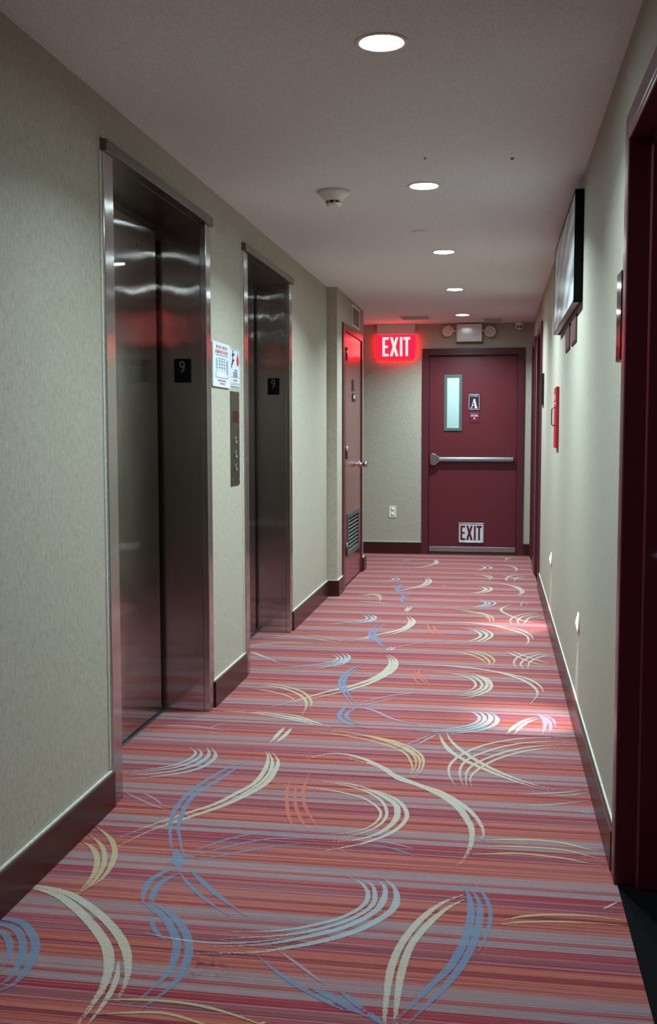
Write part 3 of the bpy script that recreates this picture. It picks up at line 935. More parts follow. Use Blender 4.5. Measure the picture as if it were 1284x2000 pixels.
bx0, bx1 = XL + 0.001, XL + 0.018
cz = (BB, BB + 0.006)
baseboard('baseboard_left',
          [(bx0, bx1, YB, E1[0] - 0.001, 0, BB), (bx0, bx1, E1[1] + 0.001, E2[0] - 0.001, 0, BB), (bx0, bx1, E2[1] + 0.001, 8.27, 0, BB),
           (bx0, XB + 0.018, 8.252, 8.269, 0, BB), (XB + 0.001, XB + 0.018, 8.27, 8.53, 0, BB),
           (XB + 0.001, XB + 0.028, 9.79, 9.96, 0, BB), (XL - 0.1, XB + 0.028, 9.931, 9.96, 0, BB)],
          [(bx0, bx0 + 0.008, YB, E1[0] - 0.002, *cz), (bx0, bx0 + 0.008, E1[1] + 0.002, E2[0] - 0.002, *cz), (bx0, bx0 + 0.008, E2[1] + 0.002, 8.26, *cz),
           (bx0, XB + 0.01, 8.258, 8.268, *cz), (XB + 0.001, XB + 0.012, 8.262, 8.53, *cz), (XB + 0.001, XB + 0.014, 9.79, 9.945, *cz)])
baseboard('baseboard_right',
          [(XR - 0.018, XR - 0.001, ND[1] + 0.075, FA[0] - 0.06, 0, BB), (XR - 0.018, XR - 0.001, YB, ND[0] - 0.06, 0, BB),
           (XR - 0.018, XR - 0.001, FA[1] + 0.06, FB[0] - 0.06, 0, BB)],
          [(XR - 0.007, XR - 0.001, ND[1] + 0.075, FA[0] - 0.06, *cz)])
baseboard('baseboard_end', [(-2.2, EDX[0] - 0.073, YE - 0.018, YE - 0.001, 0, BB), (EDX[1] + 0.076, XR - 0.001, YE - 0.018, YE - 0.001, 0, BB)],
          [(-2.2, EDX[0] - 0.073, YE - 0.012, YE - 0.001, *cz)])

# ------------------------------------------------------------------ stair door at the end
def stair_door():
    d = struct(empty('door_1', (-0.25, YE, 0)))
    cw, cp = 0.070, 0.018
    a, b_ = EDX
    top = 2.115
    f = boxes('door_frame', [
        (a - cw, a, YE - cp, YE - 0.001, 0, top + cw), (b_, b_ + cw, YE - cp, YE - 0.001, 0, top + cw), (a, b_, YE - cp, YE - 0.001, top, top + cw),
        (a - 0.018, a, YE - 0.001, YE + 0.13, 0, top + 0.008), (b_, b_ + 0.018, YE - 0.001, YE + 0.13, 0, top + 0.008), (a, b_, YE - 0.001, YE + 0.13, top, top + 0.008),
        (a, a + 0.014, YE + 0.075, YE + 0.13, 0, top), (b_ - 0.014, b_, YE + 0.075, YE + 0.13, 0, top), (a, b_, YE + 0.075, YE + 0.13, top - 0.014, top)], 'frame', d, 0.002)
    local(d, f)
    y0, y1 = YE + 0.028, YE + 0.072
    wx0, wx1, wz0, wz1 = -0.532, -0.392, 1.345, 1.885
    L = (a + 0.004, b_ - 0.004)
    leaf = boxes('door_leaf', [(L[0], wx0, y0, y1, 0.012, top - 0.004), (wx1, L[1], y0, y1, 0.012, top - 0.004),
                               (wx0, wx1, y0, y1, 0.012, wz0), (wx0, wx1, y0, y1, wz1, top - 0.004)], 'door', d)
    local(d, leaf)
    k = 0.026
    lf = boxes('window_frame', [
        (wx0 - k, wx0 + 0.004, y0 - 0.012, y0 - 0.0005, wz0 - k, wz1 + k), (wx1 - 0.004, wx1 + k, y0 - 0.012, y0 - 0.0005, wz0 - k, wz1 + k),
        (wx0, wx1, y0 - 0.012, y0 - 0.0005, wz0 - k, wz0 + 0.004), (wx0, wx1, y0 - 0.012, y0 - 0.0005, wz1 - 0.004, wz1 + k),
        (wx0, wx0 + 0.006, y0 - 0.012, y1, wz0, wz1), (wx1 - 0.006, wx1, y0 - 0.012, y1, wz0, wz1),
        (wx0, wx1, y0 - 0.012, y1, wz0, wz0 + 0.006), (wx0, wx1, y0 - 0.012, y1, wz1 - 0.006, wz1)], 'louver', d, 0.002)
    lf['label'] = 'grey metal window surround'
    local(d, lf)
    g = boxes('window_pane', [(wx0 + 0.006, wx1 - 0.006, y0 + 0.018, y0 + 0.024, wz0 + 0.006, wz1 - 0.006)], 'wired_glass', d)
    g['label'] = 'pale backlit wired glass pane'
    local(d, g)
    # push bar
    bm = bmesh.new()
    zc = 1.015
    pts = [(-0.016, 0), (-0.016, -0.038), (-0.010, -0.046), (0.012, -0.046), (0.020, -0.036), (0.020, 0)]
    poly_prism(bm, pts, lambda u, v, w: Vector((-0.615 + w, y0 - 0.012 + v, zc + u)), 0.79)
    box(bm, 0.172, 0.178, y0 - 0.06, y0 - 0.0005, zc - 0.02, zc + 0.03)
    box(bm, -0.62, 0.17, y0 - 0.014, y0 - 0.0005, zc - 0.022, zc + 0.024)
    pb = obj('push_bar', bm, 'aluminium', d, bevel=0.002)
    local(d, pb)
    bm = bmesh.new()
    pts = [(-0.71, -0.05), (-0.69, -0.065), (-0.655, -0.065), (-0.622, -0.034), (-0.612, -0.03), (-0.612, 0.026), (-0.622, 0.03), (-0.655, 0.055), (-0.69, 0.062), (-0.71, 0.05)]
    poly_prism(bm, [(p[0], p[1] + zc + 0.004) for p in pts], lambda u, v, w: Vector((u + 0.012, y0 - 0.064 + w, v)), 0.063)
    lt = obj('latch_case', bm, 'chrome', d, bevel=0.006)
    local(d, lt)
    # sweep at the bottom
    sw = boxes('door_sweep', [(L[0] + 0.004, L[1] - 0.0, y0 - 0.010, y0 - 0.0005, 0.03, 0.078), (L[0] + 0.004, L[1], y0 - 0.018, y0 - 0.0005, 0.066, 0.082)], 'aluminium', d, 0.001)
    sw['label'] = 'silver metal door sweep'
    local(d, sw)
    sl = boxes('door_sill', [(a, b_, YE - 0.02, YE + 0.14, 0.0035, 0.012)], 'steel_dark', d)
    local(d, sl)
    return y0


DY0 = stair_door()


def stair_sign():
    r = empty('stair_sign', (-0.24, DY0 - 0.001, 1.63))
    tag(r, 'dark framed plate with a large letter A on the end door', 'sign', 'stair plates on the end door')
    x0, x1, z0, z1 = -0.302, -0.178, 1.535, 1.722
    local(r, boxes('plate', [(x0, x1, DY0 - 0.006, DY0 - 0.001, z0, z1)], 'plate_dark', r, 0.001))
    e = 0.007
    local(r, boxes('border', [(x0 + e, x1 - e, DY0 - 0.0075, DY0 - 0.006, z0 + e, z0 + e + 0.004), (x0 + e, x1 - e, DY0 - 0.0075, DY0 - 0.006, z1 - e - 0.012, z1 - e - 0.008),
                              (x0 + e, x0 + e + 0.004, DY0 - 0.0075, DY0 - 0.006, z0 + e, z1 - e - 0.008), (x1 - e - 0.004, x1 - e, DY0 - 0.0075, DY0 - 0.006, z0 + e, z1 - e - 0.008)], 'letter_pale', r))
    text('STAIR', 0.031, 'letter_pale', r, (-0.24, DY0 - 0.007, 1.688), X3, Z3)
    # serif A
    bm = bmesh.new()
    o0 = Vector((-0.277, DY0 - 0.0062, 1.556))
    fr = lambda u, v, w: o0 + Vector((u * 0.076, -w, v * 0.1))
    poly_prism(bm, [(0, 0), (.30, 0), (.30, .06), (.20, .06), (.27, .28), (.60, .28), (.60, .36), (.31, .36), (.42, .72), (.58, .30), (.62, .06), (.52, .06), (.52, 0), (1, 0), (1, .06), (.92, .06), (.60, 1), (.44, 1), (.10, .06), (0, .06)], fr, 0.0012)
    local(r, obj('letter', bm, 'letter_pale', r))
    r2 = empty('stair_sign', (-0.235, DY0 - 0.001, 1.45))
    tag(r2, 'small burgundy plate with pale writing below the large A plate', 'sign', 'stair plates on the end door')
    local(r2, boxes('plate', [(-0.285, -0.187, DY0 - 0.005, DY0 - 0.001, 1.405, 1.503)], 'plate_red', r2, 0.001))
    text('STAIR', 0.030, 'letter_pale', r2, (-0.236, DY0 - 0.006, 1.478), X3, Z3, bold=0.0006)
    text('A', 0.030, 'letter_pale', r2, (-0.236, DY0 - 0.006, 1.450), X3, Z3, bold=0.0010)
    text('..::.', 0.022, 'plate_dark', r2, (-0.236, DY0 - 0.006, 1.424), X3, Z3)


stair_sign()


def low_exit_sign():
    r = empty('exit_sign', (-0.257, DY0 - 0.001, 0.23))
    tag(r, 'white plate with dark red EXIT low on the end door', 'sign')
    x0, x1, z0, z1 = -0.394, -0.122, 0.125, 0.338
    local(r, boxes('plate', [(x0, x1, DY0 - 0.008, DY0 - 0.001, z0, z1)], 'paper', r, 0.001))
    e = 0.011
    local(r, boxes('border', [(x0, x1, DY0 - 0.011, DY0 - 0.0081, z0, z0 + e), (x0, x1, DY0 - 0.011, DY0 - 0.0081, z1 - e, z1),
                              (x0, x0 + e, DY0 - 0.011, DY0 - 0.0081, z0, z1), (x1 - e, x1, DY0 - 0.011, DY0 - 0.0081, z0, z1)], 'aluminium', r, 0.002))
    exit_letters(r, 'sticker_red', (x0 + 0.022, DY0 - 0.0081, z0 + 0.03), X3, Z3, NY, 0.226, 0.155, 0.0012)


low_exit_sign()


# ------------------------------------------------------------------ lift entrances
def elevator(y0, y1, label, first):
    e = empty('elevator', (XL, (y0 + y1) / 2, 0))
    tag(e, label, 'elevator', 'elevator entrances in the left wall')
    fy0, fy1 = y0, y1
    a, b_ = y0 + 0.088, y1 - 0.075               # clear opening
    hz = DH
    xd = -1.545                                  # door plane
    P = []
    # near and far casing strips with a shallow step
    P.append(boxes('casing', [(XL - 0.10, XL + 0.012, fy0, a, 0, hz)], 'steel_trim', e, 0.003))
    P.append(boxes('casing', [(XL - 0.02, XL + 0.010, b_, fy1, 0, hz)], 'steel_trim', e, 0.003))
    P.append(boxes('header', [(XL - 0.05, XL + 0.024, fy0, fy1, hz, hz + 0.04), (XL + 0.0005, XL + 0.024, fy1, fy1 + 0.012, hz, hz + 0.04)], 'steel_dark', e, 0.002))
    P.append(boxes('return_panel', [(xd - 0.05, XL - 0.0205, b_, b_ + 0.03, 0, hz + 0.03)], 'steel', e))
    P.append(boxes('return_panel', [(xd - 0.05, XL - 0.101, a - 0.03, a, 0, hz + 0.03)], 'steel', e))
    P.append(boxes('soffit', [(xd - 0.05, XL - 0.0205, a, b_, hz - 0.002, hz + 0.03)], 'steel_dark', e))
    # transom and sliding door
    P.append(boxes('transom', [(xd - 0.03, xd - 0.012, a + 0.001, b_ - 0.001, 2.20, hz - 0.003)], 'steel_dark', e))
    dz = 2.235
    P.append(boxes('door_panel', [(xd - 0.034, xd, a + 0.001, b_ - 0.045, 0.014, dz - 0.012)], 'steel', e, 0.001))
    if first:
        bm = bmesh.new()
        lathe(bm, [(0.006, 0.0005), (0.006, 0.002)], 16, (xd, 4.437, 2.12), 'X')
        P.append(obj('key_hole', bm, 'black', e))
    P.append(boxes('sill', [(xd - 0.03, xd + 0.012, a + 0.001, b_ - 0.001, 0.0, 0.006)], 'aluminium', e))
    P.append(boxes('door_gap_shade', [(xd - 0.045, xd - 0.036, a + 0.001, b_ - 0.001, 0.0085, hz - 0.004)], 'void_shade', e))  # dark sheet painted as the shade around the sliding door
    for o in P:
        local(e, o)
    for seg in ((fy0 - 0.014, fy0 - 0.0005, 0.135), (fy1 + 0.0005, fy1 + 0.009, 0.135)):
        local(e, boxes('caulk_line', [(XL + 0.0005, XL + 0.004, seg[0], seg[1], seg[2], hz)], 'caulk', e))
    # floor number plate on the far return
    px0, px1, pz0, pz1 = (-1.476, -1.396, 1.543, 1.652) if first else (-1.466, -1.389, 1.553, 1.659)
    pl = boxes('number_plate', [(px0, px1, b_ - 0.004, b_ - 0.0003, pz0, pz1)], 'plate_black', e, 0.0008)
    pl['label'] = 'black plate with the number 9'
    local(e, pl)
    t = text('9', 0.078, 'letter_grey', None, ((px0 + px1) / 2 - 0.001, b_ - 0.0046, (pz0 + pz1) / 2 + 0.014), X3, Z3, name='digit', sx=0.82)
    t.parent = pl
    t.location = (0, 0, 0)
    return e


elevator(E1[0], E1[1], 'nearer stainless steel elevator entrance with its whole door in view', True)
elevator(E2[0], E2[1], 'farther stainless steel elevator entrance beyond the call button panel', False)


# call station between the lifts
def call_panel():
    y0, y1, z0, z1 = 5.187, 5.360, 1.042, 1.521
    x = XL + 0.0005
    r = empty('call_panel', (XL, (y0 + y1) / 2, (z0 + z1) / 2))
    tag(r, 'tall brushed steel call panel with two red arrows and buttons', 'call panel')
    local(r, boxes('face_plate', [(x, x + 0.005, y0, y1, z0, z1)], 'steel_dark', r, 0.001))
    for yc in (5.256, 5.312):
        local(r, boxes('indicator', [(x + 0.0052, x + 0.007, yc - 0.021, yc + 0.021, 1.362, 1.422)], 'indicator', r, 0.001))
    for zc in (1.272, 1.199, 1.133):
        bm = bmesh.new()
        lathe(bm, [(0.020, 0.0), (0.020, 0.003), (0.015, 0.004), (0.015, 0.001), (0.0, 0.001)], 28, (x + 0.0052, 5.280, zc), 'X')
        local(r, obj('button', bm, 'button_metal', r))
    for yc, zc in ((y0 + 0.02, z1 - 0.03), (y1 - 0.02, z1 - 0.03), (y0 + 0.02, z0 + 0.03), (y1 - 0.02, z0 + 0.03)):
        bm = bmesh.new()
        lathe(bm, [(0.004, 0.0), (0.003, 0.002), (0, 0.002)], 12, (x + 0.0052, yc, zc), 'X')
        local(r, obj('screw', bm, 'chrome', r))


call_panel()


def notices():
    # evacuation plan
    y0, y1, z0, z1 = 4.838, 5.165, 1.532, 1.745
    x = XL + 0.0005
    r = empty('floor_plan_notice', (XL, 5.0, 1.64))
    tag(r, 'larger white notice with a floor plan beside the nearer elevator', 'notice')
    bm = bmesh.new()
    rc = 0.012
    pts = []
    for cx, cz_, a0 in ((y1 - rc, z1 - rc, 0), (y0 + rc, z1 - rc, 90), (y0 + rc, z0 + rc, 180), (y1 - rc, z0 + rc, 270)):
        for k in range(6):
            a = math.radians(a0 + 18 * k)
            pts.append((cx + rc * math.cos(a), cz_ + rc * math.sin(a)))
    poly_prism(bm, pts, lambda u, v, w: Vector((x + w, u, v)), 0.008)
    local(r, obj('board', bm, 'paper', r))
    xs = x + 0.0083
    text('IN CASE OF FIRE USE', 0.021, 'ink_red', r, (xs, 5.0, 1.722), Y3, Z3, sx=1.05)
    text('STAIRWAYS FOR EXIT', 0.023, 'ink_red', r, (xs, 5.0, 1.699), Y3, Z3, sx=1.05, bold=0.0004)
    ln = [(xs, xs + 0.001, y0 + 0.05, y1 - 0.05, 1.683, 1.6855), (xs, xs + 0.001, y0 + 0.05, y1 - 0.05, 1.576, 1.578),
          (xs, xs + 0.001, y0 + 0.05, y0 + 0.053, 1.576, 1.605), (xs, xs + 0.001, y1 - 0.053, y1 - 0.05, 1.576, 1.668)]
    for k in range(5):
        yy = y0 + 0.075 + k * 0.045
        ln.append((xs, xs + 0.001, yy, yy + 0.0022, 1.602 + 0.006 * (k % 2), 1.668))
    for zz in (1.64, 1.655, 1.668, 1.625):
        ln.append((xs, xs + 0.001, y0 + 0.098, y1 - 0.09, zz, zz + 0.0018))
    for k in range(6):
        ln.append((xs, xs + 0.001, y0 + 0.05, y0 + 0.068, 1.62 + 0.008 * k, 1.6225 + 0.008 * k))
        ln.append((xs, xs + 0.001, y1 - 0.078, y1 - 0.06, 1.60 + 0.01 * k, 1.6025 + 0.01 * k))
    local(r, boxes('drawing', ln, 'ink_blue', r))
    text('DO NOT USE ELEVATOR', 0.014, 'ink_red', r, (xs, 5.0, 1.562), Y3, Z3)
    text('IN CASE OF FIRE', 0.013, 'ink_red', r, (xs, 5.01, 1.548), Y3, Z3)
    # fire and stairs notice
    y0, y1, z0, z1 = 5.190, 5.385, 1.547, 1.737
    r = empty('fire_notice', (XL, 5.29, 1.64))
    tag(r, 'smaller white notice with a red flame above the call panel', 'notice')
    local(r, boxes('board', [(x, x + 0.003, y0, y1, z0, z1)], 'paper', r))
    xs = x + 0.0033
    bm = bmesh.new()
    fr = lambda u, v, w: Vector((xs + w, 5.335 + u * 0.05, 1.650 + v * 0.075))
    poly_prism(bm, [(0, 0), (.35, .12), (.5, .35), (.38, .6), (.2, .72), (.1, 1), (-.05, .78), (-.3, .6), (-.48, .35), (-.3, .1)], fr, 0.0008)
    local(r, obj('flame_symbol', bm, 'ink_strong_red', r))
    bm = bmesh.new()
    fr = lambda u, v, w: Vector((xs + w, 5.205 + u * 0.07, 1.637 + v * 0.092))
    poly_prism(bm, [(0, 0), (.12, 0), (.25, .22), (.5, .22), (.5, .38), (.8, .38), (.8, .5), (.45, .5), (.62, .68), (.9, .75), (.88, .82), (.55, .8), (.52, .86), (.55, .95), (.45, 1), (.36, .94), (.38, .84), (.2, .72), (.22, .66), (.38, .68), (.34, .5), (.18, .34), (0, .12)], fr, 0.0008)
    local(r, obj('figure_symbol', bm, 'ink_black', r))
    local(r, boxes('border', [(xs, xs + 0.0008, y0 + 0.008, y1 - 0.008, 1.7315, 1.733), (xs, xs + 0.0008, y1 - 0.0095, y1 - 0.008, 1.64, 1.733),
                              (xs, xs + 0.0008, y0 + 0.01, y1 - 0.01, 1.5925, 1.594), (xs, xs + 0.0008, y0 + 0.01, y1 - 0.01, 1.562, 1.5635), (xs, xs + 0.0008, y0 + 0.01, y1 - 0.01, 1.555, 1.5565)], 'ink_blue', r))
    text('IN CASE', 0.015, 'ink_blue', r, (xs, 5.30, 1.628), Y3, Z3)
    text('OF FIRE USE', 0.017, 'ink_blue', r, (xs, 5.285, 1.614), Y3, Z3)
    text('THE STAIRS', 0.017, 'ink_blue', r, (xs, 5.285, 1.601), Y3, Z3)
    text('9TH FLOOR', 0.015, 'ink_red', r, (xs, 5.285, 1.577), Y3, Z3)


notices()


# ------------------------------------------------------------------ closet door in the bump-out
def closet_door():
    y0, y1 = 8.60, 9.76
    d = struct(empty('door_2', (XB, 9.18, 0)))
    P = []
    P.append(boxes('door_frame', [(XB - 0.05, XB + 0.014, 8.535, 8.66, 0, 2.20), (XB - 0.05, XB + 0.014, 9.735, 9.785, 0, 2.20),
                                  (XB - 0.05, XB + 0.014, 8.66, 9.735, 2.142, 2.20)], 'frame', d, 0.003))
    lx = XB + 0.004
    ly0, ly1, lz0, lz1 = 8.86, 9.54, 0.285, 0.575
    P.append(boxes('door_leaf', [(XB - 0.045, lx, 8.664, ly0, 0.02, 2.136), (XB - 0.045, lx, ly1, 9.731, 0.02, 2.136),
                                 (XB - 0.045, lx, ly0, ly1, 0.02, lz0), (XB - 0.045, lx, ly0, ly1, lz1, 2.136)], 'door_gloss', d))
    P.append(boxes('louver_frame', [(lx, lx + 0.008, ly0 - 0.04, ly0, lz0 - 0.04, lz1 + 0.04), (lx, lx + 0.008, ly1, ly1 + 0.04, lz0 - 0.04, lz1 + 0.04),
                                    (lx, lx + 0.008, ly0, ly1, lz1, lz1 + 0.04), (lx, lx + 0.008, ly0, ly1, lz0 - 0.04, lz0)], 'louver', d, 0.002))
    bm = bmesh.new()
    n = 9
    for k in range(n):
        z = lz0 + (k + 0.5) * (lz1 - lz0) / n
        poly_prism(bm, [(-0.03, 0.008), (0.002, -0.014), (0.002, -0.010), (-0.03, 0.012)], lambda u, v, w: Vector((lx + u, ly0 + w, z + v)), ly1 - ly0)
    P.append(obj('louver_slats', bm, 'louver', d))
    P.append(boxes('louver_back', [(XB - 0.045, XB - 0.04, ly0, ly1, lz0, lz1)], 'void_shade', d))
    for zc in (1.955, 1.14, 0.33):
        bm = bmesh.new()
        lathe(bm, [(0.008, -0.055), (0.008, 0.055)], 16, (XB + 0.017, 8.70, zc), 'Z')
        box(bm, lx, lx + 0.004, 8.705, 8.76, zc - 0.055, zc + 0.055)
        P.append(obj('hinge', bm, 'steel_dark', d))
    bm = bmesh.new()
    lathe(bm, [(0.0, 0.0), (0.034, 0.0), (0.032, 0.008), (0.014, 0.012), (0.012, 0.036), (0.022, 0.042), (0.029, 0.055), (0.027, 0.070), (0.016, 0.077), (0.0, 0.077)], 36, (lx, 9.60, 1.015), 'X')
    P.append(obj('door_knob', bm, 'chrome', d))
    P.append(boxes('bottom_gap_shade', [(XB - 0.03, XB - 0.01, 8.66, 9.735, 0.001, 0.02)], 'void_shade', d))  # dark strip painted as the shade under the leaf
    for o in P:
        local(d, o)
    s = empty('door_sign', (XB, 9.16, 1.74))
    tag(s, 'tall narrow dark plate on the closet door', 'sign')
    local(s, boxes('plate', [(lx + 0.0005, lx + 0.006, 9.12, 9.22, 1.665, 1.765)], 'plate_red', s, 0.001))
    s = empty('door_sign', (XB, 9.22, 1.62))
    tag(s, 'small dark plate with a white label lower on the closet door', 'sign')
    local(s, boxes('plate', [(lx + 0.0005, lx + 0.005, 9.13, 9.30, 1.575, 1.645)], 'plate_dark', s, 0.001))
    local(s, boxes('label_strip', [(lx + 0.0052, lx + 0.006, 9.18, 9.27, 1.603, 1.635)], 'paper', s))


closet_door()


def wall_vent():
    y0, y1, z0, z1 = 9.11, 9.61, 2.225, 2.415
    x = XB + 0.0005
    v = empty('wall_vent', (XB, 9.36, 2.32))
    tag(v, 'slatted vent grille on the wall above the closet door', 'vent')
    f = 0.018
    local(v, boxes('vent_frame', [(x, x + 0.008, y0, y0 + f, z0, z1), (x, x + 0.008, y1 - f, y1, z0, z1), (x, x + 0.008, y0 + f, y1 - f, z0, z0 + f), (x, x + 0.008, y0 + f, y1 - f, z1 - f, z1)], 'white', v, 0.002))
    bm = bmesh.new()
    n = 9
    for k in range(n):
        z = z0 + f + (k + 0.5) * (z1 - z0 - 2 * f) / n
        poly_prism(bm, [(0.001, 0.005), (0.007, -0.004), (0.007, -0.001), (0.001, 0.008)], lambda u, v_, w: Vector((x + u, y0 + f + w, z + v_)), y1 - y0 - 2 * f)
    local(v, obj('slats', bm, 'white', v))
    local(v, boxes('vent_back', [(x, x + 0.0008, y0 + f, y1 - f, z0 + f, z1 - f)], 'void_shade', v))


wall_vent()


# ------------------------------------------------------------------ right-hand doors
def side_door(name, y0, y1, top, lever, stop):
    d = struct(empty(name, (XR, (y0 + y1) / 2, 0)))
    cw, cp = 0.058, 0.016
    P = []
    P.append(boxes('door_frame', [
        (XR - cp, XR - 0.0005, y0 - cw, y0, 0, top + cw), (XR - cp, XR - 0.0005, y1, y1 + cw, 0, top + cw), (XR - cp, XR - 0.0005, y0, y1, top, top + cw),
        (XR - cp, XR + T, y0 - 0.001, y0 + 0.018, 0, top), (XR - cp, XR + T, y1 - 0.018, y1 + 0.001, 0, top), (XR - cp, XR + T, y0, y1, top - 0.018, top + 0.001),
        (XR + stop, XR + T, y1 - 0.046, y1 - 0.018, 0, top - 0.018), (XR + stop, XR + T, y0 + 0.018, y0 + 0.046, 0, top - 0.018),
        (XR + stop, XR + T, y0 + 0.046, y1 - 0.046, top - 0.045, top - 0.018)], 'frame', d, 0.004))
    P.append(boxes('door_leaf', [(XR + T + 0.001, XR + T + 0.045, y0 + 0.019, y1 - 0.019, 0.01, top - 0.02)], 'door', d))
    P.append(boxes('rear_void', [(XR + T + 0.05, XR + T + 0.06, y0 - 0.1, y1 + 0.1, 0, top + 0.1)], 'void_shade', d))
    if lever:
        bm = bmesh.new()
        lathe(bm, [(0, 0), (0.03, 0), (0.03, -0.006), (0.012, -0.01), (0.011, -0.05), (0, -0.05)], 28, (XR + T, y1 - 0.09, 0.96), 'X')
        tube(bm, [(XR + T - 0.045, y1 - 0.09, 0.96), (XR + T - 0.055, y1 - 0.12, 0.962), (XR + T - 0.055, y1 - 0.2, 0.962)], 0.009)
        P.append(obj('door_handle', bm, 'chrome', d))
    for o in P:
        local(d, o)
    return d


side_door('door_3', ND[0], ND[1], 2.142, True, 0.045)
side_door('door_4', FA[0], FA[1], 2.165, False, 0.045)
side_door('door_5', FB[0], FB[1], 2.165, False, 0.045)


# room plaques
def plaque(y0, y1, z0, z1, label, th=0.016):
    r = empty('room_plaque', (XR, (y0 + y1) / 2, (z0 + z1) / 2))
    tag(r, label, 'sign', 'black glossy room plaques on the right wall')
    local(r, boxes('backing', [(XR - th, XR - 0.0005, y0, y1, z0, z1)], 'black', r, 0.0015))
    local(r, boxes('glass_face', [(XR - th - 0.003, XR - th, y0 + 0.002, y1 - 0.002, z0 + 0.002, z1 - 0.002)], 'black_gloss', r, 0.0006))


plaque(3.150, 3.262, 1.522, 1.780, 'black glossy plaque beside the nearest door on the right wall')
plaque(8.54, 8.80, 1.525, 1.772, 'black glossy plaque beside the far right doors')


# framed print high on the right wall
def picture():
    y0, y1, z0, z1 = 4.80, 6.43, 1.884, 2.372
    th = 0.040
    r = empty('framed_picture', (XR, (y0 + y1) / 2, z0))
    tag(r, 'wide black framed grey abstract picture high on the right wall', 'picture')
    f = 0.007
    xo = XR - th
    local(r, boxes('frame', [(xo, XR - 0.0005, y0, y0 + f, z0, z1), (xo, XR - 0.0005, y1 - f, y1, z0, z1), (xo, XR - 0.0005, y0 + f, y1 - f, z1 - f, z1)], 'plate_black', r))
    local(r, boxes('frame_bottom', [(xo, XR - 0.016, y0, y1, z0, z0 + f)], 'edge_reflection', r))  # underside of the black frame, coloured as if catching reflected light
    local(r, boxes('frame_bottom', [(xo - 0.001, xo + 0.0, y0, y1, z0, z0 + f)], 'plate_black', r))
    local(r, boxes('print', [(xo + 0.002, xo + 0.012, y0 + f, y1 - f, z0 + f, z1 - f)], 'art', r))


picture()


def small_plate(y0, y1, label):
    r = empty('wall_plate', (XR, (y0 + y1) / 2, 1.8))
    tag(r, label, 'sign', 'small dark plates under the picture')
    z0, z1 = 1.737, 1.868
    e = 0.012
    local(r, boxes('frame', [(XR - 0.006, XR - 0.0005, y0, y1, z0, z1)], 'plate_dark', r, 0.003))
    local(r, boxes('inset', [(XR - 0.0075, XR - 0.0062, y0 + e, y1 - e, z0 + e, z1 - e)], 'plate_brown', r, 0.001))


small_plate(5.10, 5.42, 'small dark plate under the picture, nearer of the pair')
small_plate(5.55, 5.87, 'small dark plate under the picture, farther of the pair')


def fire_box():
    y0, y1, z0, z1 = 6.46, 6.70, 1.215, 1.583
    r = empty('fire_box', (XR, 6.58, z0))
    tag(r, 'bright red wall box with a black handle on the right wall', 'box')
    xo = XR - 0.018
    local(r, boxes('body', [(xo, XR - 0.0005, y0, y1, z0, z1)], 'fire_red', r, 0.003))
    bm = bmesh.new()
    yc = y0 + 0.05
    tube(bm, [(xo + 0.002, yc, 1.458), (xo - 0.014, yc, 1.458), (xo - 0.022, yc, 1.45), (xo - 0.023, yc, 1.40), (xo - 0.022, yc, 1.358), (xo - 0.014, yc, 1.35), (xo + 0.002, yc, 1.35)], 0.0032)
    local(r, obj('handle', bm, 'black', r))
    text('FIRE', 0.045, 'letter_pale', r, (xo - 0.0012, 6.58, 1.52), (0, -1, 0), Z3, sx=1.2)
    text('KEEP CLEAR', 0.02, 'letter_pale', r, (xo - 0.0012, 6.58, 1.483), (0, -1, 0), Z3, sx=1.2)


fire_box()


# step lights low on the right wall
def step_light(y, label):
    r = empty('step_light', (XR, y, 0.475))
    tag(r, label, 'wall light', 'step lights low on the right wall')
    bm = bmesh.new()
    lathe(bm, [(0.030, -0.0005), (0.047, -0.0005), (0.047, -0.004), (0.043, -0.007), (0.030, -0.004), (0.030, -0.0005)], 36, (0, 0, 0), 'X')
    obj('trim_ring', bm, 'white', r)
    bm = bmesh.new()
    lathe(bm, [(0.0, -0.0006), (0.0295, -0.0006), (0.024, -0.009), (0.0, -0.014)], 36, (0, 0, 0), 'X')
    obj('lens', bm, 'step_lens', r)
    ld = bpy.data.lights.new('step_light_beam', 'SPOT')
    ld.energy = STEP_W
    ld.color = (1.0, 0.97, 0.95)
    ld.spot_size = math.radians(64)
    ld.spot_blend = 0.8
    ld.shadow_soft_size = 0.015
    lo = bpy.data.objects.new('step_light_beam', ld)
    COL.objects.link(lo)
    lo.parent = r
    lo.location = (-0.022, 0, 0)
    d = Vector((-0.17, 0.12, -0.475))
    lo.rotation_euler = d.to_track_quat('-Z', 'Y').to_euler()
    return r


step_light(4.715, 'nearer small round step light low on the right wall')
step_light(7.05, 'farther small round step light low on the right wall')


# ------------------------------------------------------------------ ceiling fixtures
def downlight(y, label, power=1.0):
    r = empty('downlight', (LX, y, CEIL))
    tag(r, label, 'ceiling light', 'recessed downlights along the ceiling')
    bm = bmesh.new()
    lathe(bm, [(0.0615, 0.024), (0.0615, -0.0005), (0.066, -0.003), (0.078, -0.003), (0.080, -0.0008), (0.0655, -0.0003), (0.0655, 0.024), (0.0615, 0.024)], 48)
    obj('trim_ring', bm, 'white', r)
    bm = bmesh.new()
    lathe(bm, [(0.0, 0.004), (0.061, 0.004), (0.061, 0.012), (0.0, 0.012)], 48)
    obj('lens', bm, 'lens', r)
    ld = bpy.data.lights.new('downlight_beam', 'AREA')
    ld.shape = 'DISK'
    ld.size = 0.11
    ld.energy = LAMP_W * power
    ld.color = LAMP_COL
    ld.spread = math.radians(138)
    lo = bpy.data.objects.new('downlight_beam', ld)
    COL.objects.link(lo)
    lo.parent = r
    lo.location = (0, 0, 0.002)


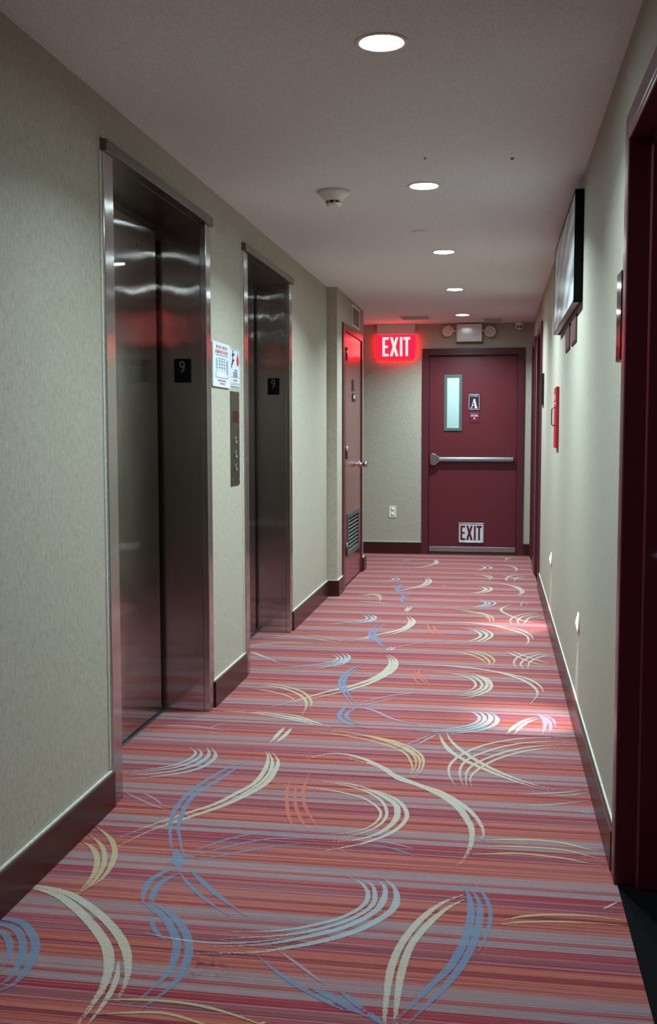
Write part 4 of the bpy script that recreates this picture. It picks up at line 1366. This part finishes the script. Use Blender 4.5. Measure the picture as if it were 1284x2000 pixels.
for y, lab in ((3.14, 'nearest and largest round recessed downlight'),
               (4.96, 'second downlight from the camera, right of the smoke detector'),
               (6.78, 'third downlight, just beyond the round sprinkler cover'),
               (8.57, 'fourth downlight, second from the end wall'),
               (10.45, 'farthest and smallest downlight, above the end door'),
               (1.32, 'downlight overhead, nearer than the top edge of the view')):
    downlight(y, lab, 0.06 if y < 2 else 0.5 if y < 4 else 1.0)


def smoke_detector():
    r = empty('smoke_detector', (-0.772, 5.0, CEIL))
    tag(r, 'off-white round smoke detector on the ceiling', 'smoke detector')
    bm = bmesh.new()
    lathe(bm, [(0.0, -0.0005), (0.076, -0.0005), (0.076, -0.010), (0.070, -0.016), (0.052, -0.034), (0.040, -0.046), (0.0, -0.046)], 44)
    obj('body', bm, 'white', r)
    bm = bmesh.new()
    lathe(bm, [(0.0, -0.046), (0.033, -0.046), (0.033, -0.058), (0.0, -0.058)], 36)
    obj('sensing_chamber', bm, 'black', r)
    bm = bmesh.new()
    lathe(bm, [(0.0, -0.058), (0.038, -0.058), (0.034, -0.066), (0.022, -0.069), (0.0, -0.070)], 36)
    for k in range(8):
        a = math.pi * 2 * (k + 0.35) / 8
        c, s = math.cos(a), math.sin(a)
        tube(bm, [(0.034 * c, 0.034 * s, -0.045), (0.034 * c, 0.034 * s, -0.06)], 0.0028, 6)
    obj('cap', bm, 'white', r)


smoke_detector()

o_ = bmesh.new()
lathe(o_, [(0.0, -0.0035), (0.044, -0.0035), (0.046, -0.002), (0.0455, -0.0006), (0.0, -0.0006)], 40)
spr = obj('sprinkler_cover', o_, 'ceiling', None, (-0.438, 6.07, CEIL))
tag(spr, 'flat round sprinkler cover plate flush with the ceiling', 'sprinkler cover')
for x, y, rr, lab in ((0.051, 4.523, 0.009, 'tiny dark ceiling plug at the right, larger of the two'), (-0.305, 4.457, 0.005, 'tiny dark ceiling plug above the second downlight')):
    b0 = bmesh.new()
    lathe(b0, [(0.0, -0.006), (rr * 0.6, -0.006), (rr, -0.0005), (0.0, -0.0005)], 16)
    p_ = obj('ceiling_plug', b0, 'letter_grey', None, (x, y, CEIL))
    tag(p_, lab, 'plug')


def ceiling_vent(x0, x1, y0, y1, label):
    r = empty('ceiling_vent', ((x0 + x1) / 2, (y0 + y1) / 2, CEIL))
    tag(r, label, 'vent', 'slatted ceiling vents')
    f = 0.02
    z0, z1 = CEIL - 0.006, CEIL - 0.0005
    local(r, boxes('vent_frame', [(x0, x0 + f, y0, y1, z0, z1), (x1 - f, x1, y0, y1, z0, z1), (x0 + f, x1 - f, y0, y0 + f, z0, z1), (x0 + f, x1 - f, y1 - f, y1, z0, z1)], 'ceiling', r, 0.001))
    bm = bmesh.new()
    n = 6
    for k in range(n):
        y = y0 + f + (k + 0.5) * (y1 - y0 - 2 * f) / n
        box(bm, x0 + f, x1 - f, y - 0.006, y + 0.006, z0, z1 - 0.002)
    local(r, obj('slats', bm, 'ceiling', r))
    local(r, boxes('vent_back', [(x0 + f, x1 - f, y0 + f, y1 - f, z1 - 0.0015, z1)], 'void_shade', r))


ceiling_vent(-0.97, -0.66, 10.42, 10.78, 'slatted ceiling vent glowing near the lit exit sign')
ceiling_vent(-0.16, 0.06, 10.72, 11.10, 'slatted ceiling vent to the right of the farthest downlight')


# ------------------------------------------------------------------ exit signs
def exit_sign(xc, y, label, facing=-1, group='red lit exit signs'):
    w = 0.404
    x0, x1 = xc - w / 2, xc + w / 2
    r = empty('lit_exit_sign', (xc, y, CEIL))
    tag(r, label, 'exit sign', group)
    yb = y
    z1 = CEIL - 0.0005
    local(r, boxes('canopy', [(x0, x1, yb - 0.03, yb + 0.03, 2.335, z1)], 'white', r, 0.003))
    local(r, boxes('lit_panel', [(x0, x1, yb - 0.012, yb + 0.012, 2.086, 2.3345)], 'exit_red' if facing else 'exit_red_dim', r, 0.002))
    yf = yb - 0.0125
    exit_letters(r, 'exit_letter', (x0 + 0.058, yf, 2.108), X3, Z3, NY, 0.295, 0.20, 0.0015)
    if facing == 0:
        exit_letters(r, 'exit_letter', (x1 - 0.058, yb + 0.0125, 2.108), NX, Z3, Y3, 0.295, 0.20, 0.0015)


exit_sign(-1.064, 11.23, 'red glowing EXIT sign hung at the far left of the end wall')
exit_sign(-0.58, 0.5, 'red glowing EXIT sign overhead, mirrored in the elevator steel', 0)


# emergency light over the door
def emergency_light():
    r = empty('emergency_light', (-0.295, YE, 2.24))
    tag(r, 'white emergency light unit with two round lamp heads', 'emergency light')
    local(r, boxes('battery_case', [(-0.426, -0.163, YE - 0.09, YE - 0.001, 2.248, 2.432)], 'white_gloss', r, 0.006))
    local(r, boxes('case_lip', [(-0.430, -0.159, YE - 0.04, YE - 0.001, 2.236, 2.2475)], 'letter_grey', r, 0.002))
    text('ready', 0.016, 'letter_grey', r, (-0.232, YE - 0.0912, 2.318), X3, Z3)
    for xc, zc, yaw in ((-0.517, 2.362, -0.35), (-0.080, 2.352, 0.35)):
        bm = bmesh.new()
        lathe(bm, [(0.0, 0.05), (0.03, 0.045), (0.052, 0.02), (0.060, 0.0), (0.060, -0.008), (0.052, -0.009), (0.050, -0.003), (0.0, -0.001)], 36, (0, 0, 0), 'Y')
        h = obj('lamp_head', bm, 'lamp_head', r, bevel=0)
        h.location = Vector((xc, YE - 0.075, zc)) - Vector(r.location)
        h.rotation_euler = (math.radians(-14), 0, yaw)
        bm = bmesh.new()
        s = 1 if xc > -0.3 else -1
        ex = -0.163 if s > 0 else -0.426
        tube(bm, [(ex - s * 0.004, YE - 0.055, 2.362), (ex + s * 0.02, YE - 0.055, 2.362), (xc - s * 0.04, YE - 0.055, zc)], 0.008)
        local(r, obj('bracket', bm, 'white', r))
        bm = bmesh.new()
        for k in range(7):
            rr = 0 if k == 0 else 0.03
            a = k * math.pi / 3
            lathe(bm, [(0.0, -0.006), (0.010, -0.005), (0.012, -0.001)], 12, (rr * math.cos(a), 0, rr * math.sin(a)), 'Y')
        l2 = obj('led_lens', bm, 'white_gloss', h)


emergency_light()


def camera_dome():
    r = empty('security_camera', (0.222, 11.17, CEIL))
    tag(r, 'small white security camera at the ceiling corner over the end door', 'security camera')
    bm = bmesh.new()
    lathe(bm, [(0.0, -0.0005), (0.045, -0.0005), (0.047, -0.02), (0.040, -0.03), (0.0, -0.03)], 32)
    obj('mount', bm, 'white', r)
    bm = bmesh.new()
    lathe(bm, [(0.0, -0.085), (0.022, -0.080), (0.038, -0.065), (0.042, -0.045), (0.038, -0.03), (0.0, -0.03)], 32)
    obj('ball_housing', bm, 'white', r)
    for dx in (-0.016, 0.014):
        bm = bmesh.new()
        lathe(bm, [(0.0, -0.0425), (0.010, -0.0415), (0.011, -0.034), (0.0, -0.034)], 20, (dx, 0, -0.058), 'Y')
        obj('lens', bm, 'black_gloss', r)


camera_dome()


def outlet():
    x0, x1, z0, z1 = -1.139, -1.058, 0.390, 0.514
    r = empty('power_outlet', (-1.098, YE, 0.452))
    tag(r, 'white power outlet on the end wall', 'outlet')
    local(r, boxes('cover_plate', [(x0, x1, YE - 0.006, YE - 0.0005, z0, z1)], 'white', r, 0.002))
    for zc in (0.480, 0.424):
        bm = bmesh.new()
        lathe(bm, [(0.0, -0.0085), (0.017, -0.0085), (0.0175, -0.006)], 24, (-1.098, YE, zc), 'Y')
        local(r, obj('socket', bm, 'white_gloss', r))
        local(r, boxes('slots', [(-1.107, -1.104, YE - 0.0092, YE - 0.0086, zc - 0.002, zc + 0.008), (-1.093, -1.090, YE - 0.0092, YE - 0.0086, zc - 0.002, zc + 0.008),
                                 (-1.101, -1.096, YE - 0.0092, YE - 0.0086, zc - 0.011, zc - 0.006)], 'black', r))


outlet()

# stairwell lamp seen through the wired glass
st = empty('stairwell_lamp', (-0.3, YE + 1.2, 2.7))
tag(st, 'bright lamp in the stairwell behind the narrow door window', 'lamp')
local(st, boxes('housing', [(-0.62, 0.02, YE + 1.05, YE + 1.35, 2.66, 2.6995)], 'white', st))
local(st, boxes('diffuser', [(-0.60, 0.0, YE + 1.07, YE + 1.33, 2.63, 2.6595)], 'stair_lens', st))
